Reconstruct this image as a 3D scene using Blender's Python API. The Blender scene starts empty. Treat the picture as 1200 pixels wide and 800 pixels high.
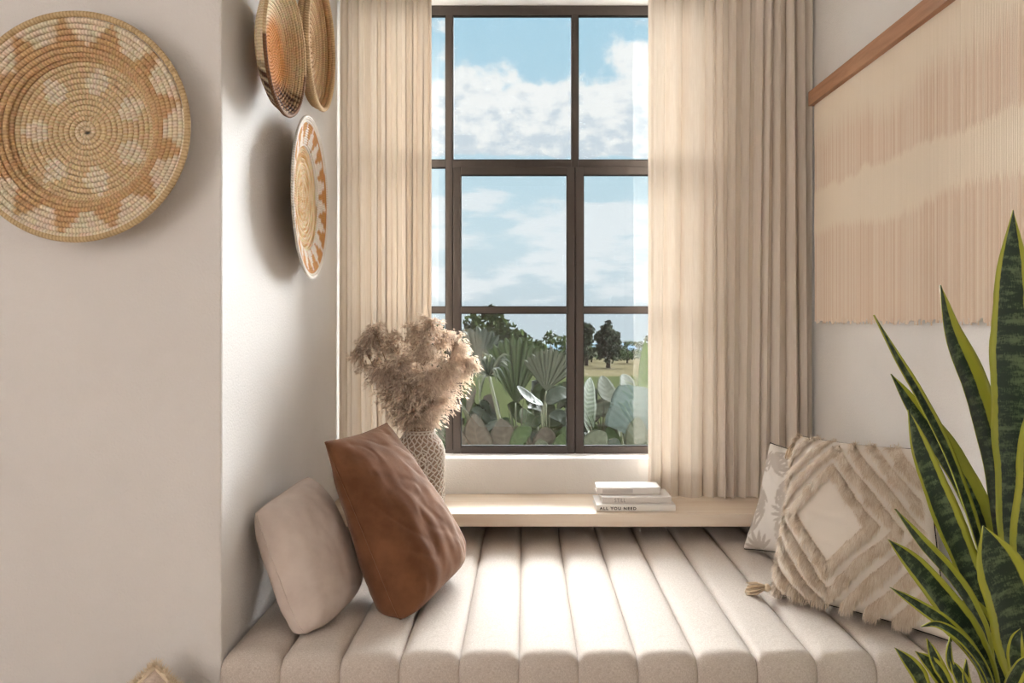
import bpy, bmesh, math, random
import numpy as np
from mathutils import Vector, Matrix, noise as mn

random.seed(7)
sc = bpy.context.scene
C = sc.collection
PI = math.pi

# ------------------------------------------------------------------ camera
CZ = 1.306                       # eye height; image centre of projection at pixel (616, 375), focal length 900 px
cd = bpy.data.cameras.new('camera')
cam = bpy.data.objects.new('camera', cd); C.objects.link(cam)
cam.location = (0, 0, CZ); cam.rotation_euler = (PI / 2, 0, 0)
cd.sensor_width = 36; cd.lens = 27; cd.shift_x = -16 / 1200; cd.shift_y = -25 / 1200
cd.clip_start = 0.05; cd.clip_end = 2000
sc.camera = cam

# ------------------------------------------------------------------ exposure
sc.view_settings.view_transform = 'Standard'; sc.view_settings.look = 'None'
sc.view_settings.gamma = 1; sc.view_settings.use_curve_mapping = False
sc.view_settings.exposure = 0.12

# ------------------------------------------------------------------ node helpers
def N(nt, typ, **kw):
    n = nt.nodes.new(typ)
    for k, v in kw.items():
        if k == 'ins':
            for kk, vv in v.items():
                if isinstance(vv, bpy.types.NodeSocket): nt.links.new(vv, n.inputs[kk])
                else: n.inputs[kk].default_value = vv
        else: setattr(n, k, v)
    return n
def MATH(nt, op, a, b=0.0, c=None, clamp=False):
    n = nt.nodes.new('ShaderNodeMath'); n.operation = op; n.use_clamp = clamp
    for i, v in enumerate((a, b, c)):
        if v is None: continue
        if isinstance(v, bpy.types.NodeSocket): nt.links.new(v, n.inputs[i])
        else: n.inputs[i].default_value = v
    return n.outputs[0]
def SMOOTH(nt, v, a, b):
    n = N(nt, 'ShaderNodeMapRange', interpolation_type='SMOOTHSTEP')
    nt.links.new(v, n.inputs[0]); n.inputs[1].default_value = a; n.inputs[2].default_value = b
    return n.outputs[0]
def MIXC(nt, f, a, b, mode='MIX'):
    n = nt.nodes.new('ShaderNodeMix'); n.data_type = 'RGBA'; n.blend_type = mode
    for i, v in ((0, f), (6, a), (7, b)):
        if isinstance(v, bpy.types.NodeSocket): nt.links.new(v, n.inputs[i])
        else: n.inputs[i].default_value = v if i == 0 else (*v, 1) if len(v) == 3 else v
    return n.outputs[2]
def srgb(r, g, b):
    f = lambda c: ((c / 255) / 12.92) if c / 255 <= .04045 else ((c / 255 + .055) / 1.055) ** 2.4
    return (f(r), f(g), f(b))

# ------------------------------------------------------------------ world: summer sky with cumulus
wd = bpy.data.worlds.new('sky'); sc.world = wd; wd.use_nodes = True
nt = wd.node_tree; nt.nodes.clear()
tc = N(nt, 'ShaderNodeTexCoord'); sep = N(nt, 'ShaderNodeSeparateXYZ'); nt.links.new(tc.outputs['Generated'], sep.inputs[0])
az = MATH(nt, 'ARCTAN2', sep.outputs[0], sep.outputs[1]); el = MATH(nt, 'ARCSINE', sep.outputs[2])
def skynoise(sx, sz, scale, detail, rough, ox=0.0, oz=0.0):
    cmb = N(nt, 'ShaderNodeCombineXYZ')
    nt.links.new(MATH(nt, 'MULTIPLY_ADD', az, sx, ox), cmb.inputs[0]); nt.links.new(MATH(nt, 'MULTIPLY_ADD', el, sz, oz), cmb.inputs[1])
    n = N(nt, 'ShaderNodeTexNoise', ins={'Scale': scale, 'Detail': detail, 'Roughness': rough}); nt.links.new(cmb.outputs[0], n.inputs['Vector'])
    return n.outputs[0]
def band(lo0, lo1, hi0, hi1):
    return MATH(nt, 'MULTIPLY', SMOOTH(nt, el, lo0, lo1), MATH(nt, 'SUBTRACT', 1.0, SMOOTH(nt, el, hi0, hi1)))
grad = N(nt, 'ShaderNodeValToRGB'); nt.links.new(el, grad.inputs[0])
cr = grad.color_ramp
cr.elements[0].position = 0.0; cr.elements[0].color = (*srgb(196, 210, 219), 1)
cr.elements[1].position = 1.0; cr.elements[1].color = (*srgb(128, 180, 214), 1)
for p_, c_ in ((.10, (200, 221, 231)), (.22, (186, 217, 232)), (.40, (166, 208, 230))):
    e = cr.elements.new(p_); e.color = (*srgb(*c_), 1)
n1 = skynoise(1, 1.25, 9.0, 9, .56, 3.37, 1.0)
v1 = MATH(nt, 'ADD', n1, MATH(nt, 'MULTIPLY_ADD', band(.19, .225, .26, .41), .44, -.20))
c1 = SMOOTH(nt, v1, .50, .60)
n2 = skynoise(1, 3.4, 8.0, 7, .58, 7.1, 2.3)
v2 = MATH(nt, 'ADD', n2, MATH(nt, 'MULTIPLY_ADD', band(-.02, .05, .13, .19), .22, -.14))
c2 = SMOOTH(nt, v2, .46, .60)
n3 = skynoise(1, 1.6, 26.0, 6, .6, 1.3, 5.2)
shade = MIXC(nt, SMOOTH(nt, MATH(nt, 'ADD', n3, MATH(nt, 'MULTIPLY', MATH(nt, 'SUBTRACT', el, .25), 2.2)), .38, .60), srgb(205, 216, 226), srgb(247, 247, 247))
col = MIXC(nt, MATH(nt, 'MULTIPLY', c2, .8), grad.outputs[0], srgb(236, 240, 244))
col = MIXC(nt, MATH(nt, 'MULTIPLY', c1, .96), col, shade)
bg = N(nt, 'ShaderNodeBackground', ins={'Color': col, 'Strength': 1.0})
out = N(nt, 'ShaderNodeOutputWorld'); nt.links.new(bg.outputs[0], out.inputs[0])

# ------------------------------------------------------------------ hazy sun outside the window
sl = bpy.data.lights.new('sun', 'SUN'); sl.energy = 86.0; sl.angle = math.radians(105); sl.color = (.985, .985, 1.0)
so = bpy.data.objects.new('sun', sl); C.objects.link(so)
so.rotation_euler = Vector((-.31, -.87, -.34)).to_track_quat('-Z', 'Y').to_euler(); so.location = (2, 12, 8)
# warm fill lamp added at an unseen opening in the room's left wall
al = bpy.data.lights.new('side_fill', 'AREA'); al.shape = 'RECTANGLE'; al.size = 2.2; al.size_y = 1.7
al.energy = 30; al.color = (1.0, .83, .71)
ao = bpy.data.objects.new('side_fill', al); C.objects.link(ao)
ao.location = (-2.95, -1.1, 1.75); ao.rotation_euler = Vector((1, .25, -.05)).to_track_quat('-Z', 'Z').to_euler()
# sampling portal in the window opening
pl = bpy.data.lights.new('window_portal', 'AREA'); pl.shape = 'RECTANGLE'; pl.size = 1.5; pl.size_y = 1.98
pl.cycles.is_portal = True
po = bpy.data.objects.new('window_portal', pl); C.objects.link(po)
po.location = (.03, 3.50, 1.71); po.rotation_euler = Vector((0, -1, 0)).to_track_quat('-Z', 'Z').to_euler()

# ------------------------------------------------------------------ scene helpers
def at(px, py, y):               # a point at depth y seen at picture point (px, py)
    return Vector(((px - 616) * y / 900, y, CZ + (375 - py) * y / 900))
ORG = {}
def tag(o, label=None, cat=None, group=None, kind=None):
    if label: o['label'] = label
    if cat: o['category'] = cat
    if group: o['group'] = group
    if kind: o['kind'] = kind
    return o
def thing(name, loc, label, cat, group=None, kind=None):
    o = bpy.data.objects.new(name, None); C.objects.link(o); o.location = loc; o.empty_display_size = .05
    ORG[o] = Vector(loc)
    return tag(o, label, cat, group, kind)
def obj(name, verts, faces, mat, parent=None, origin=None, smooth=True, cols=None, uvs=None):
    """world-space vertices -> one mesh object (relative to its thing's base)"""
    org = ORG[parent] if parent is not None else Vector(origin if origin is not None else (0, 0, 0))
    va = np.array([tuple(v) for v in verts], dtype=float) - np.array(org)
    me = bpy.data.meshes.new(name); me.from_pydata(va.tolist(), [], [tuple(f) for f in faces]); me.update()
    if cols is not None:
        a = me.color_attributes.new('Col', 'FLOAT_COLOR', 'POINT')
        ca = np.ones((len(va), 4), dtype=np.float32); ca[:, :3] = np.array(cols, dtype=np.float32)
        a.data.foreach_set('color', ca.ravel())
    if uvs is not None:
        ul = me.uv_layers.new(name='UVMap'); li = np.empty(len(me.loops), dtype=np.int32); me.loops.foreach_get('vertex_index', li)
        ul.data.foreach_set('uv', np.array(uvs, dtype=np.float32)[li].ravel())
    if smooth: me.polygons.foreach_set('use_smooth', [True] * len(me.polygons))
    if mat: me.materials.append(mat)
    o = bpy.data.objects.new(name, me); C.objects.link(o)
    if parent is not None: o.parent = parent; ORG[o] = org
    else: o.location = org; ORG[o] = org
    return o
def fromi(name, bm, mat, parent=None, origin=None, smooth=False):
    bm.verts.index_update()
    vs = [v.co.copy() for v in bm.verts]; fs = [[v.index for v in f.verts] for f in bm.faces]; bm.free()
    o = obj(name, vs, fs, mat, parent, origin, smooth)
    return o
def boxbm(x0, x1, y0, y1, z0, z1, bev=0.0, seg=2):
    bm = bmesh.new(); bmesh.ops.create_cube(bm, size=1)
    for v in bm.verts: v.co = Vector(((x0 + x1) / 2 + v.co.x * (x1 - x0), (y0 + y1) / 2 + v.co.y * (y1 - y0), (z0 + z1) / 2 + v.co.z * (z1 - z0)))
    if bev: bmesh.ops.bevel(bm, geom=bm.edges[:], offset=bev, segments=seg, profile=.5, affect='EDGES')
    return bm
def box(name, x0, x1, y0, y1, z0, z1, mat, parent=None, bev=0.0, origin=None):
    if parent is None and origin is None: origin = ((x0 + x1) / 2, (y0 + y1) / 2, z0)
    return fromi(name, boxbm(x0, x1, y0, y1, z0, z1, bev), mat, parent, origin)
def catmull(pts, n):
    P = [Vector(p) for p in pts]; P = [P[0] * 2 - P[1]] + P + [P[-1] * 2 - P[-2]]
    res = []; m = len(P) - 3
    for i in range(n + 1):
        t = i / n * m; k = min(int(t), m - 1); t -= k
        a, b, c, d = P[k:k + 4]
        res.append(.5 * ((2 * b) + (c - a) * t + (2 * a - 5 * b + 4 * c - d) * t * t + (3 * b - a - 3 * c + d) * t ** 3))
    return res
def tube(pts, rad, n=6, verts=None, faces=None, closed=False):
    verts = [] if verts is None else verts; faces = [] if faces is None else faces
    m = len(pts); b0 = len(verts); up = None
    for i, p in enumerate(pts):
        t = (Vector(pts[min(i + 1, m - 1)]) - Vector(pts[max(i - 1, 0)])); t = t.normalized() if t.length > 1e-9 else Vector((0, 0, 1))
        if up is None: up = Vector((0, 0, 1)) if abs(t.z) < .9 else Vector((1, 0, 0))
        s = t.cross(up).normalized(); up = s.cross(t).normalized()
        r = rad[i] if hasattr(rad, '__len__') else rad
        for k in range(n):
            a = 2 * PI * k / n; verts.append(Vector(p) + s * (r * math.cos(a)) + up * (r * math.sin(a)))
    for i in range(m - 1):
        for k in range(n):
            a = b0 + i * n + k; b = b0 + i * n + (k + 1) % n
            faces.append((a, b, b + n, a + n))
    faces.append(tuple(b0 + k for k in reversed(range(n)))); faces.append(tuple(b0 + (m - 1) * n + k for k in range(n)))
    return verts, faces
def lathe(profile, c, n=48):
    vs, fs = [], []; m = len(profile)
    for r, z in profile:
        for k in range(n):
            a = 2 * PI * k / n; vs.append((c[0] + r * math.cos(a), c[1] + r * math.sin(a), c[2] + z))
    for i in range(m - 1):
        for k in range(n):
            a = i * n + k; b = i * n + (k + 1) % n; fs.append((a, b, b + n, a + n))
    fs.append(tuple(reversed(range(n)))); fs.append(tuple((m - 1) * n + k for k in range(n)))
    return vs, fs
def fbm(p, o=4): return mn.fractal(Vector(p), 1.0, 2.0, o)
def sm(a, b, x):
    t = min(1, max(0, (x - a) / (b - a))); return t * t * (3 - 2 * t)
def lerp(a, b, t): return tuple(x + (y - x) * t for x, y in zip(a, b))

# ------------------------------------------------------------------ materials
def mat(name, color=(.8, .8, .8), rough=.6, var=0.0, vscale=8.0, bump=0.0, bscale=200.0, spec=.35, sheen=0.0, vcol=False, extra=None, metallic=0.0, bdetail=3.0, stretch=(1, 1, 1)):
    m = bpy.data.materials.new(name); m.use_nodes = True; t = m.node_tree; b = t.nodes['Principled BSDF']
    b.inputs['Roughness'].default_value = rough; b.inputs['Specular IOR Level'].default_value = spec; b.inputs['Metallic'].default_value = metallic
    if sheen: b.inputs['Sheen Weight'].default_value = sheen; b.inputs['Sheen Roughness'].default_value = .45
    tcn = N(t, 'ShaderNodeTexCoord'); mp = N(t, 'ShaderNodeMapping'); t.links.new(tcn.outputs['Object'], mp.inputs[0]); mp.inputs['Scale'].default_value = stretch
    base = None
    if vcol:
        base = N(t, 'ShaderNodeVertexColor', layer_name='Col').outputs[0]
    if var:
        nz = N(t, 'ShaderNodeTexNoise', ins={'Scale': vscale, 'Detail': 5.0, 'Roughness': .6}); t.links.new(mp.outputs[0], nz.inputs['Vector'])
        f = SMOOTH(t, nz.outputs[0], .25, .75)
        src = base if base is not None else (*color, 1)
        lo = MIXC(t, 1.0, src, (1 - var,) * 3, 'MULTIPLY'); hi = MIXC(t, 1.0, src, (1 + var * .5,) * 3, 'MULTIPLY')
        base = MIXC(t, f, lo, hi)
    if base is not None: t.links.new(base, b.inputs['Base Color'])
    else: b.inputs['Base Color'].default_value = (*color, 1)
    if bump:
        nb = N(t, 'ShaderNodeTexNoise', ins={'Scale': bscale, 'Detail': bdetail, 'Roughness': .6}); t.links.new(mp.outputs[0], nb.inputs['Vector'])
        bp = N(t, 'ShaderNodeBump', ins={'Strength': 1.0, 'Distance': bump, 'Height': nb.outputs[0]}); t.links.new(bp.outputs[0], b.inputs['Normal'])
    if extra: extra(t, b, tcn, mp)
    return m
def linen(color, dark, scale=900.0):
    def ex(t, b, tcn, mp):
        fs = []
        for st in ((1, .2, .2), (.2, .2, 1), (.2, 1, .2)):
            m2 = N(t, 'ShaderNodeMapping'); t.links.new(tcn.outputs['Object'], m2.inputs[0]); m2.inputs['Scale'].default_value = st
            nz = N(t, 'ShaderNodeTexNoise', ins={'Scale': scale, 'Detail': 2.0}); t.links.new(m2.outputs[0], nz.inputs['Vector']); fs.append(nz.outputs[0])
        h = MATH(t, 'MULTIPLY', MATH(t, 'ADD', MATH(t, 'ADD', fs[0], fs[1]), fs[2]), .3333)
        t.links.new(MIXC(t, SMOOTH(t, h, .36, .64), dark, color), b.inputs['Base Color'])
        bp = N(t, 'ShaderNodeBump', ins={'Strength': .6, 'Distance': .0012, 'Height': h}); t.links.new(bp.outputs[0], b.inputs['Normal'])
    return ex
def wood(c0, c1, axis=0, freq=7.0):
    def ex(t, b, tcn, mp):
        st = [freq * 4] * 3; st[axis] = freq * .25
        m2 = N(t, 'ShaderNodeMapping'); t.links.new(tcn.outputs['Object'], m2.inputs[0]); m2.inputs['Scale'].default_value = st
        nz = N(t, 'ShaderNodeTexNoise', ins={'Scale': 1.0, 'Detail': 7.0, 'Roughness': .65, 'Distortion': .6}); t.links.new(m2.outputs[0], nz.inputs['Vector'])
        t.links.new(MIXC(t, SMOOTH(t, nz.outputs[0], .3, .7), c0, c1), b.inputs['Base Color'])
        bp = N(t, 'ShaderNodeBump', ins={'Strength': .4, 'Distance': .001, 'Height': nz.outputs[0]}); t.links.new(bp.outputs[0], b.inputs['Normal'])
    return ex
M = {}
M['plaster'] = mat('plaster', (.855, .835, .815), .9, .03, 3, .0022, 160, .2, bdetail=6)
M['ceiling'] = mat('ceiling_paint', (.82, .80, .77), .9, .02, 3, spec=.2)
M['floor'] = mat('oak_floor', (.5, .36, .24), .5, extra=wood((.36, .25, .16), (.5, .36, .25), 1))
M['frame'] = mat('dark_bronze_frame', srgb(78, 71, 67), .45, .06, 30, spec=.15)
M['dark_lining'] = mat('black_lining', (.016, .014, .013), .8, spec=.05)
M['linen'] = mat('seat_linen', rough=.9, spec=.15, sheen=.15, extra=linen(srgb(222, 213, 204), srgb(194, 181, 170), 1100))
M['bench'] = mat('bench_panel', (.72, .67, .61), .6, .03)
M['shelf'] = mat('ash_wood', rough=.55, extra=wood(srgb(230, 210, 188), srgb(242, 227, 209), 0, 5))
M['railwood'] = mat('walnut_rail', rough=.5, extra=wood(srgb(158, 114, 84), srgb(190, 144, 112), 1, 8))
M['curtain'] = mat('curtain_linen', rough=.95, spec=.1)
def curtain_ex(m):
    t = m.node_tree; b = t.nodes['Principled BSDF']; o = t.nodes['Material Output']
    tcn = N(t, 'ShaderNodeTexCoord')
    m2 = N(t, 'ShaderNodeMapping'); t.links.new(tcn.outputs['Object'], m2.inputs[0]); m2.inputs['Scale'].default_value = (1, 1, .05)
    nz = N(t, 'ShaderNodeTexNoise', ins={'Scale': 260.0, 'Detail': 3.0}); t.links.new(m2.outputs[0], nz.inputs['Vector'])
    c = MIXC(t, nz.outputs[0], srgb(224, 211, 196), srgb(242, 233, 222))
    t.links.new(c, b.inputs['Base Color'])
    tr = N(t, 'ShaderNodeBsdfTranslucent'); t.links.new(MIXC(t, 1.0, c, (1.0, .93, .84), 'MULTIPLY'), tr.inputs[0])
    mx = N(t, 'ShaderNodeMixShader', ins={0: .07}); t.links.new(b.outputs[0], mx.inputs[1]); t.links.new(tr.outputs[0], mx.inputs[2])
    t.links.new(mx.outputs[0], o.inputs[0])
curtain_ex(M['curtain'])
gm = bpy.data.materials.new('window_glass'); gm.use_nodes = True; t = gm.node_tree; t.nodes.clear()
fr = N(t, 'ShaderNodeFresnel', ins={'IOR': 1.5}); gl = N(t, 'ShaderNodeBsdfGlossy', ins={'Roughness': 0.0}); tp = N(t, 'ShaderNodeBsdfTransparent')
tp.inputs[0].default_value = (.97, .985, .98, 1)
mx = N(t, 'ShaderNodeMixShader'); t.links.new(MATH(t, 'MULTIPLY', fr.outputs[0], 1.15, clamp=True), mx.inputs[0]); t.links.new(tp.outputs[0], mx.inputs[1]); t.links.new(gl.outputs[0], mx.inputs[2])
oo = N(t, 'ShaderNodeOutputMaterial'); t.links.new(mx.outputs[0], oo.inputs[0]); M['glass'] = gm
def leafy(m, amount=.35, tint=(1, 1, .8)):      # thin leaf tissue lets light through
    t = m.node_tree; b = t.nodes['Principled BSDF']; o = t.nodes['Material Output']
    tr = N(t, 'ShaderNodeBsdfTranslucent')
    if b.inputs['Base Color'].links: t.links.new(MIXC(t, 1.0, b.inputs['Base Color'].links[0].from_socket, tint, 'MULTIPLY'), tr.inputs[0])
    else: tr.inputs[0].default_value = [x * y for x, y in zip(b.inputs['Base Color'].default_value, (*tint, 1))]
    mx = N(t, 'ShaderNodeMixShader', ins={0: amount}); t.links.new(b.outputs[0], mx.inputs[1]); t.links.new(tr.outputs[0], mx.inputs[2]); t.links.new(mx.outputs[0], o.inputs[0])
    return m

# ------------------------------------------------------------------ the room
XL, XR, YC, YB = -.7835, 1.207, 1.978, 3.28      # niche side walls, front corner, window wall
ZC = 2.95                                        # ceiling
def struct(o): return tag(o, kind='structure')
struct(box('floor', -3.2, XR + .2, -2.8, 3.5, -.1, 0, M['floor']))
struct(box('ceiling', -3.2, XR + .2, -2.8, 3.5, ZC, ZC + .15, M['ceiling']))
struct(box('wall_left', -3.0, XL, YC, 3.5, 0, ZC, M['plaster'], bev=.006))
struct(box('wall_right', XR, XR + .2, -2.6, 3.5, 0, ZC, M['plaster']))
def holed_slab(name, x0, x1, z0, z1, hx0, hx1, hz0, hz1, y0, y1, m):
    xs = (x0, hx0, hx1, x1); zs = (z0, hz0, hz1, z1); bm = bmesh.new()
    g = [[bm.verts.new((x, y0, z)) for z in zs] for x in xs]; fs = []
    for i in range(3):
        for j in range(3):
            if (i, j) != (1, 1): fs.append(bm.faces.new((g[i][j], g[i + 1][j], g[i + 1][j + 1], g[i][j + 1])))
    r = bmesh.ops.extrude_face_region(bm, geom=fs)
    for v in r['geom']:
        if isinstance(v, bmesh.types.BMVert): v.co.y = y1
    bm.faces.ensure_lookup_table(); bmesh.ops.recalc_face_normals(bm, faces=bm.faces[:])
    return struct(fromi(name, bm, m, None, ((x0 + x1) / 2, y0, z0)))
WX0, WX1, WZ0, WZ1 = -.735, .815, .715, 2.704
holed_slab('wall_window', XL, XR, 0, ZC, WX0, WX1, WZ0, WZ1, YB, 3.5, M['plaster'])
struct(box('wall_rear', -3.0, XR, -2.8, -2.6, 0, ZC, M['plaster']))
wo = holed_slab('wall_outer_left', -2.6, 3.5, 0, ZC, -2.25, .05, .85, 2.65, 0, .2, M['plaster'])
wo.rotation_euler.z = PI / 2; wo.location = (-3.0, .45, 0)

# window: bronze frame, fixed lights above and left, two sashes below
YW = 3.415
win = thing('window_1', (.04, YW, WZ0), None, None, kind='structure')
def wx(px): return (px - 616) * YW / 900
def wz(py): return CZ + (375 - py) * YW / 900
def bar(name, x0, x1, z0, z1, d0=0.0, d1=.06, parent=None, m='frame'):
    return box(name, x0, x1, YW + d0, YW + d1, z0, z1, M[m], parent or win, bev=.0025)
fx0, fx1, fz0, fz1 = WX0, WX1, WZ0, WZ1
bar('frame_head', fx0, fx1, wz(18), fz1, -.004, .03)
bar('frame_sill', fx0, fx1, fz0, wz(526), -.004, .03)
bar('frame_jamb', fx0, wx(432), fz0, wz(18)); bar('frame_jamb', wx(818), fx1, fz0, wz(18))
bar('mullion', wx(522.5), wx(530.5), wz(526), wz(18), -.006, .022)
bar('mullion', wx(670), wx(677.5), wz(526), wz(18), -.002, .022)
for x0, x1 in ((432, 522.5), (530.5, 670), (677.5, 818)):
    bar('transom', wx(x0), wx(x1), wz(196), wz(187.5), -.003, .02)
bar('glazing_bar', wx(432), wx(522.5), wz(366.5), wz(359.5), .0, .02)
def ring_lining(x0, x1, z0, z1, parent, d0, d1, w=.003):      # black lining added to darken the sunlit reveals of one light
    vs, fs = [], []
    for y in (YW + d0, YW + d1):
        for i in (0, w): vs += [(x0 + i, y, z0 + i), (x1 - i, y, z0 + i), (x1 - i, y, z1 - i), (x0 + i, y, z1 - i)]
    for k in range(4):
        l = (k + 1) % 4; fs += [(k, l, 4 + l, 4 + k), (8 + l, 8 + k, 12 + k, 12 + l), (4 + k, 4 + l, 12 + l, 12 + k), (l, k, 8 + k, 8 + l)]
    return obj('dark_lining', vs, fs, M['dark_lining'], parent, smooth=False)
def pane(x0, x1, z0, z1, parent=None, d=.012):
    ring_lining(x0, x1, z0, z1, parent or win, -.015 if parent else -.001, .0055 if parent else .0195)
    return box('pane', x0 + .0025, x1 - .0025, YW + d, YW + d + .004, z0 + .0025, z1 - .0025, M['glass'], parent or win)
pane(wx(432), wx(522.5), wz(187.5), wz(18)); pane(wx(530.5), wx(670), wz(187.5), wz(18)); pane(wx(677.5), wx(818), wz(187.5), wz(18))
pane(wx(432), wx(522.5), wz(359.5), wz(196)); pane(wx(432), wx(522.5), wz(526), wz(366.5))
for (a, b) in ((531.3, 673.3), (674.3, 817.8)):
    z0, z1 = wz(530.6), wz(196.4); fwid = wx(9) - wx(0); D = (-.016, .006)
    sash = bar('sash', wx(a), wx(a) + fwid, z0, z1, *D)
    # hinge-side stile carries the other members as sub-parts
    for nm, x0, x1, y0, y1 in (('stile', wx(b) - fwid, wx(b), z0, z1), ('rail', wx(a) + fwid, wx(b) - fwid, z1 - fwid, z1), ('rail', wx(a) + fwid, wx(b) - fwid, z0, z0 + fwid * .95),
                               ('glazing_bar', wx(a) + fwid, wx(b) - fwid, wz(367), wz(359.5))):
        bar(nm, x0, x1, y0, y1, *D, parent=sash)
    pane(wx(a) + fwid, wx(b) - fwid, wz(359.5), z1 - fwid, sash, .0005); pane(wx(a) + fwid, wx(b) - fwid, z0 + fwid * .95, wz(367), sash, .0005)

for a, b in ((530.2, 531.6), (673.0, 674.6)):
    bar('seal', wx(a), wx(b), wz(530.6), wz(196.4), -.004, .004, m='dark_lining')

# ------------------------------------------------------------------ window seat
YF = 1.955; ZT = .452
bench = thing('bench_base', (.21, 2.6, 0), 'pale built-in bench base under the tufted seat cushion', 'bench')
box('front_panel', XL + .004, XR - .004, 2.0, 2.03, 0, .30, M['bench'], bench, .002)
box('carcass', XL + .004, XR - .004, 2.032, YB - .004, 0, .30, M['bench'], bench, .002)
cush = thing('seat_cushion', (.21, 2.6, .305), 'long cream linen seat cushion with deep vertical channels', 'cushion')
NCH = 13; CWD = (XR - XL - .004) / NCH
def channel_mesh():
    nx, ny = 19, 46; L = YB - .006 - YF; H = ZT - .305; w = CWD * .998; vs, fs = [], []
    ys = [0, .002, .006, .012, .02, .03, .042, .06] + [.06 + (L - .075) * i / (ny - 12) for i in range(1, ny - 11)] + [L - .006, L - .001, L]
    for y in ys:
        fr_ = 0.0
        r = .042
        if y < r: fr_ = r - math.sqrt(max(0, r * r - (r - y) ** 2))
        if y > L - .015: fr_ = .015 - math.sqrt(max(0, .015 ** 2 - (.015 - (L - y)) ** 2))
        for i in range(nx):
            u = -1 + 2 * i / (nx - 1); u = math.copysign(abs(u) ** .8, u)
            drop = .007 * u * u + .017 * abs(u) ** 7
            pull = .004 * abs(u) ** 6
            z = H - drop - fr_ * (1 - .3 * abs(u) ** 4) + .0015 * mn.noise(Vector((u * .8, y * 5, 0)))
            yy = y + (pull + .006 * u * u if y < .06 else 0) * (1 - y / .06 if y < .06 else 0)
            vs.append((u * w / 2, yy, z))
    n = len(ys)
    for j in range(n - 1):
        for i in range(nx - 1):
            a = j * nx + i; fs.append((a, a + 1, a + 1 + nx, a + nx))
    # skirt of the front, back and sides down to the bench
    ring = [i for i in range(nx)] + [j * nx + nx - 1 for j in range(1, n)] + [(n - 1) * nx + i for i in range(nx - 2, -1, -1)] + [j * nx for j in range(n - 2, 0, -1)]
    b0 = len(vs); m = len(ring)
    for k, i in enumerate(ring):
        v = vs[i]; vs.append((v[0], v[1] if v[1] > .012 else v[1] - .003, .012))
    for k in range(m): fs.append((ring[(k + 1) % m], ring[k], b0 + k, b0 + (k + 1) % m))
    b1 = len(vs)
    for k, i in enumerate(ring):
        v = vs[i]; vs.append((v[0] * .96, min(max(v[1], .012), L - .01), 0))
    for k in range(m): fs.append((b0 + (k + 1) % m, b0 + k, b1 + k, b1 + (k + 1) % m))
    fs.append(tuple(b1 + k for k in range(m)))
    return vs, fs
cv, cf = channel_mesh()
first = None
for i in range(NCH):
    cx = XL + .002 + CWD * (i + .5)
    if first is None:
        first = obj('channel', [(x + cx, y + YF, z + .305) for x, y, z in cv], cf, M['linen'], cush)
        fcx = cx
    else:
        o = first.copy(); C.objects.link(o); o.parent = cush; o.location = (cx - fcx, 0, 0)
# shelf plank in front of the window wall
SZ = .565; SY = 2.94
o = box('window_shelf', XL + .003, XR - .003, SY, YB - .002, SZ - .05, SZ, M['shelf'], bev=.003)
tag(o, 'thick pale wooden shelf running below the window behind the seat', 'shelf')
o.location.z = SZ - .05

# ------------------------------------------------------------------ curtains
def curtain(x0, x1, yc, n, seed, label, amp=.024):
    rnd = random.Random(seed)
    th = thing('curtain', ((x0 + x1) / 2, yc, SZ), label, 'curtain', 'linen curtains beside the window')
    cols = n * 16; rows = 30
    widths = [rnd.uniform(.45, 1.75) for _ in range(n)]; s = sum(widths); edges = [0]
    for w in widths: edges.append(edges[-1] + w / s)
    amps = [rnd.uniform(.45, 1.2) for _ in range(n)]
    skew = [rnd.uniform(-.75, .75) for _ in range(n)]
    drift = [rnd.uniform(-.03, .03) for _ in range(n + 1)]; drift[0] = drift[-1] = 0
    zt = 2.88
    def pt(c, z, off=0.0):
        t_ = c / cols; k = min(n - 1, max(0, next((i for i in range(n) if t_ <= edges[i + 1] + 1e-9), n - 1)))
        f = (t_ - edges[k]) / (edges[k + 1] - edges[k])
        hz = (z - SZ) / (zt - SZ)
        low = 1 - hz
        ph = 2 * PI * f + skew[k] * math.sin(2 * PI * f)
        A = amp * (amps[k] * (1 - f) + amps[(k + 1) % n] * f)
        A *= .75 + .35 * low + .18 * mn.noise(Vector((k * 3.1 + f, z * .8, seed)))
        y = yc - A * (math.sin(ph) + .25 * math.sin(2 * ph + k)) - .012 * mn.noise(Vector((t_ * 26, z * .5, seed))) - .004 * mn.noise(Vector((t_ * 70, z * .9, seed)))
        dx = (drift[k] * (1 - f) + drift[k + 1] * f) * low + .32 * A * math.sin(2 * ph)
        dx *= min(1, t_ * 12, (1 - t_) * 12)
        return (x0 + (x1 - x0) * t_ + dx, y - off, z)
    def sheet(za, zb, nr, off):
        vs = [pt(c, za + (zb - za) * r / nr, off) for r in range(nr + 1) for c in range(cols + 1)]
        w = cols + 1
        return vs, [(r * w + c, r * w + c + 1, (r + 1) * w + c + 1, (r + 1) * w + c) for r in range(nr) for c in range(cols)]
    zb = SZ + .004
    obj('panel', *sheet(zb + .064, zt, rows, 0), M['curtain'], th)
    obj('hem', *sheet(zb, zb + .068, 3, .0022), M['curtain'], th)
    return th
curtain(-.775, -.392, 3.205, 9, 11, 'narrow beige linen curtain behind the pampas grass, left of the window')
curtain(.510, 1.196, 3.20, 12, 23, 'wide beige linen curtain beside the wall hanging, right of the window')
tr_ = box('curtain_track', XL + .02, XR - .02, 3.16, 3.24, 2.885, ZC - .001, M['plaster'], bev=.003)
tag(tr_, 'white ceiling track that carries both curtains above the window', 'curtain track')

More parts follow.
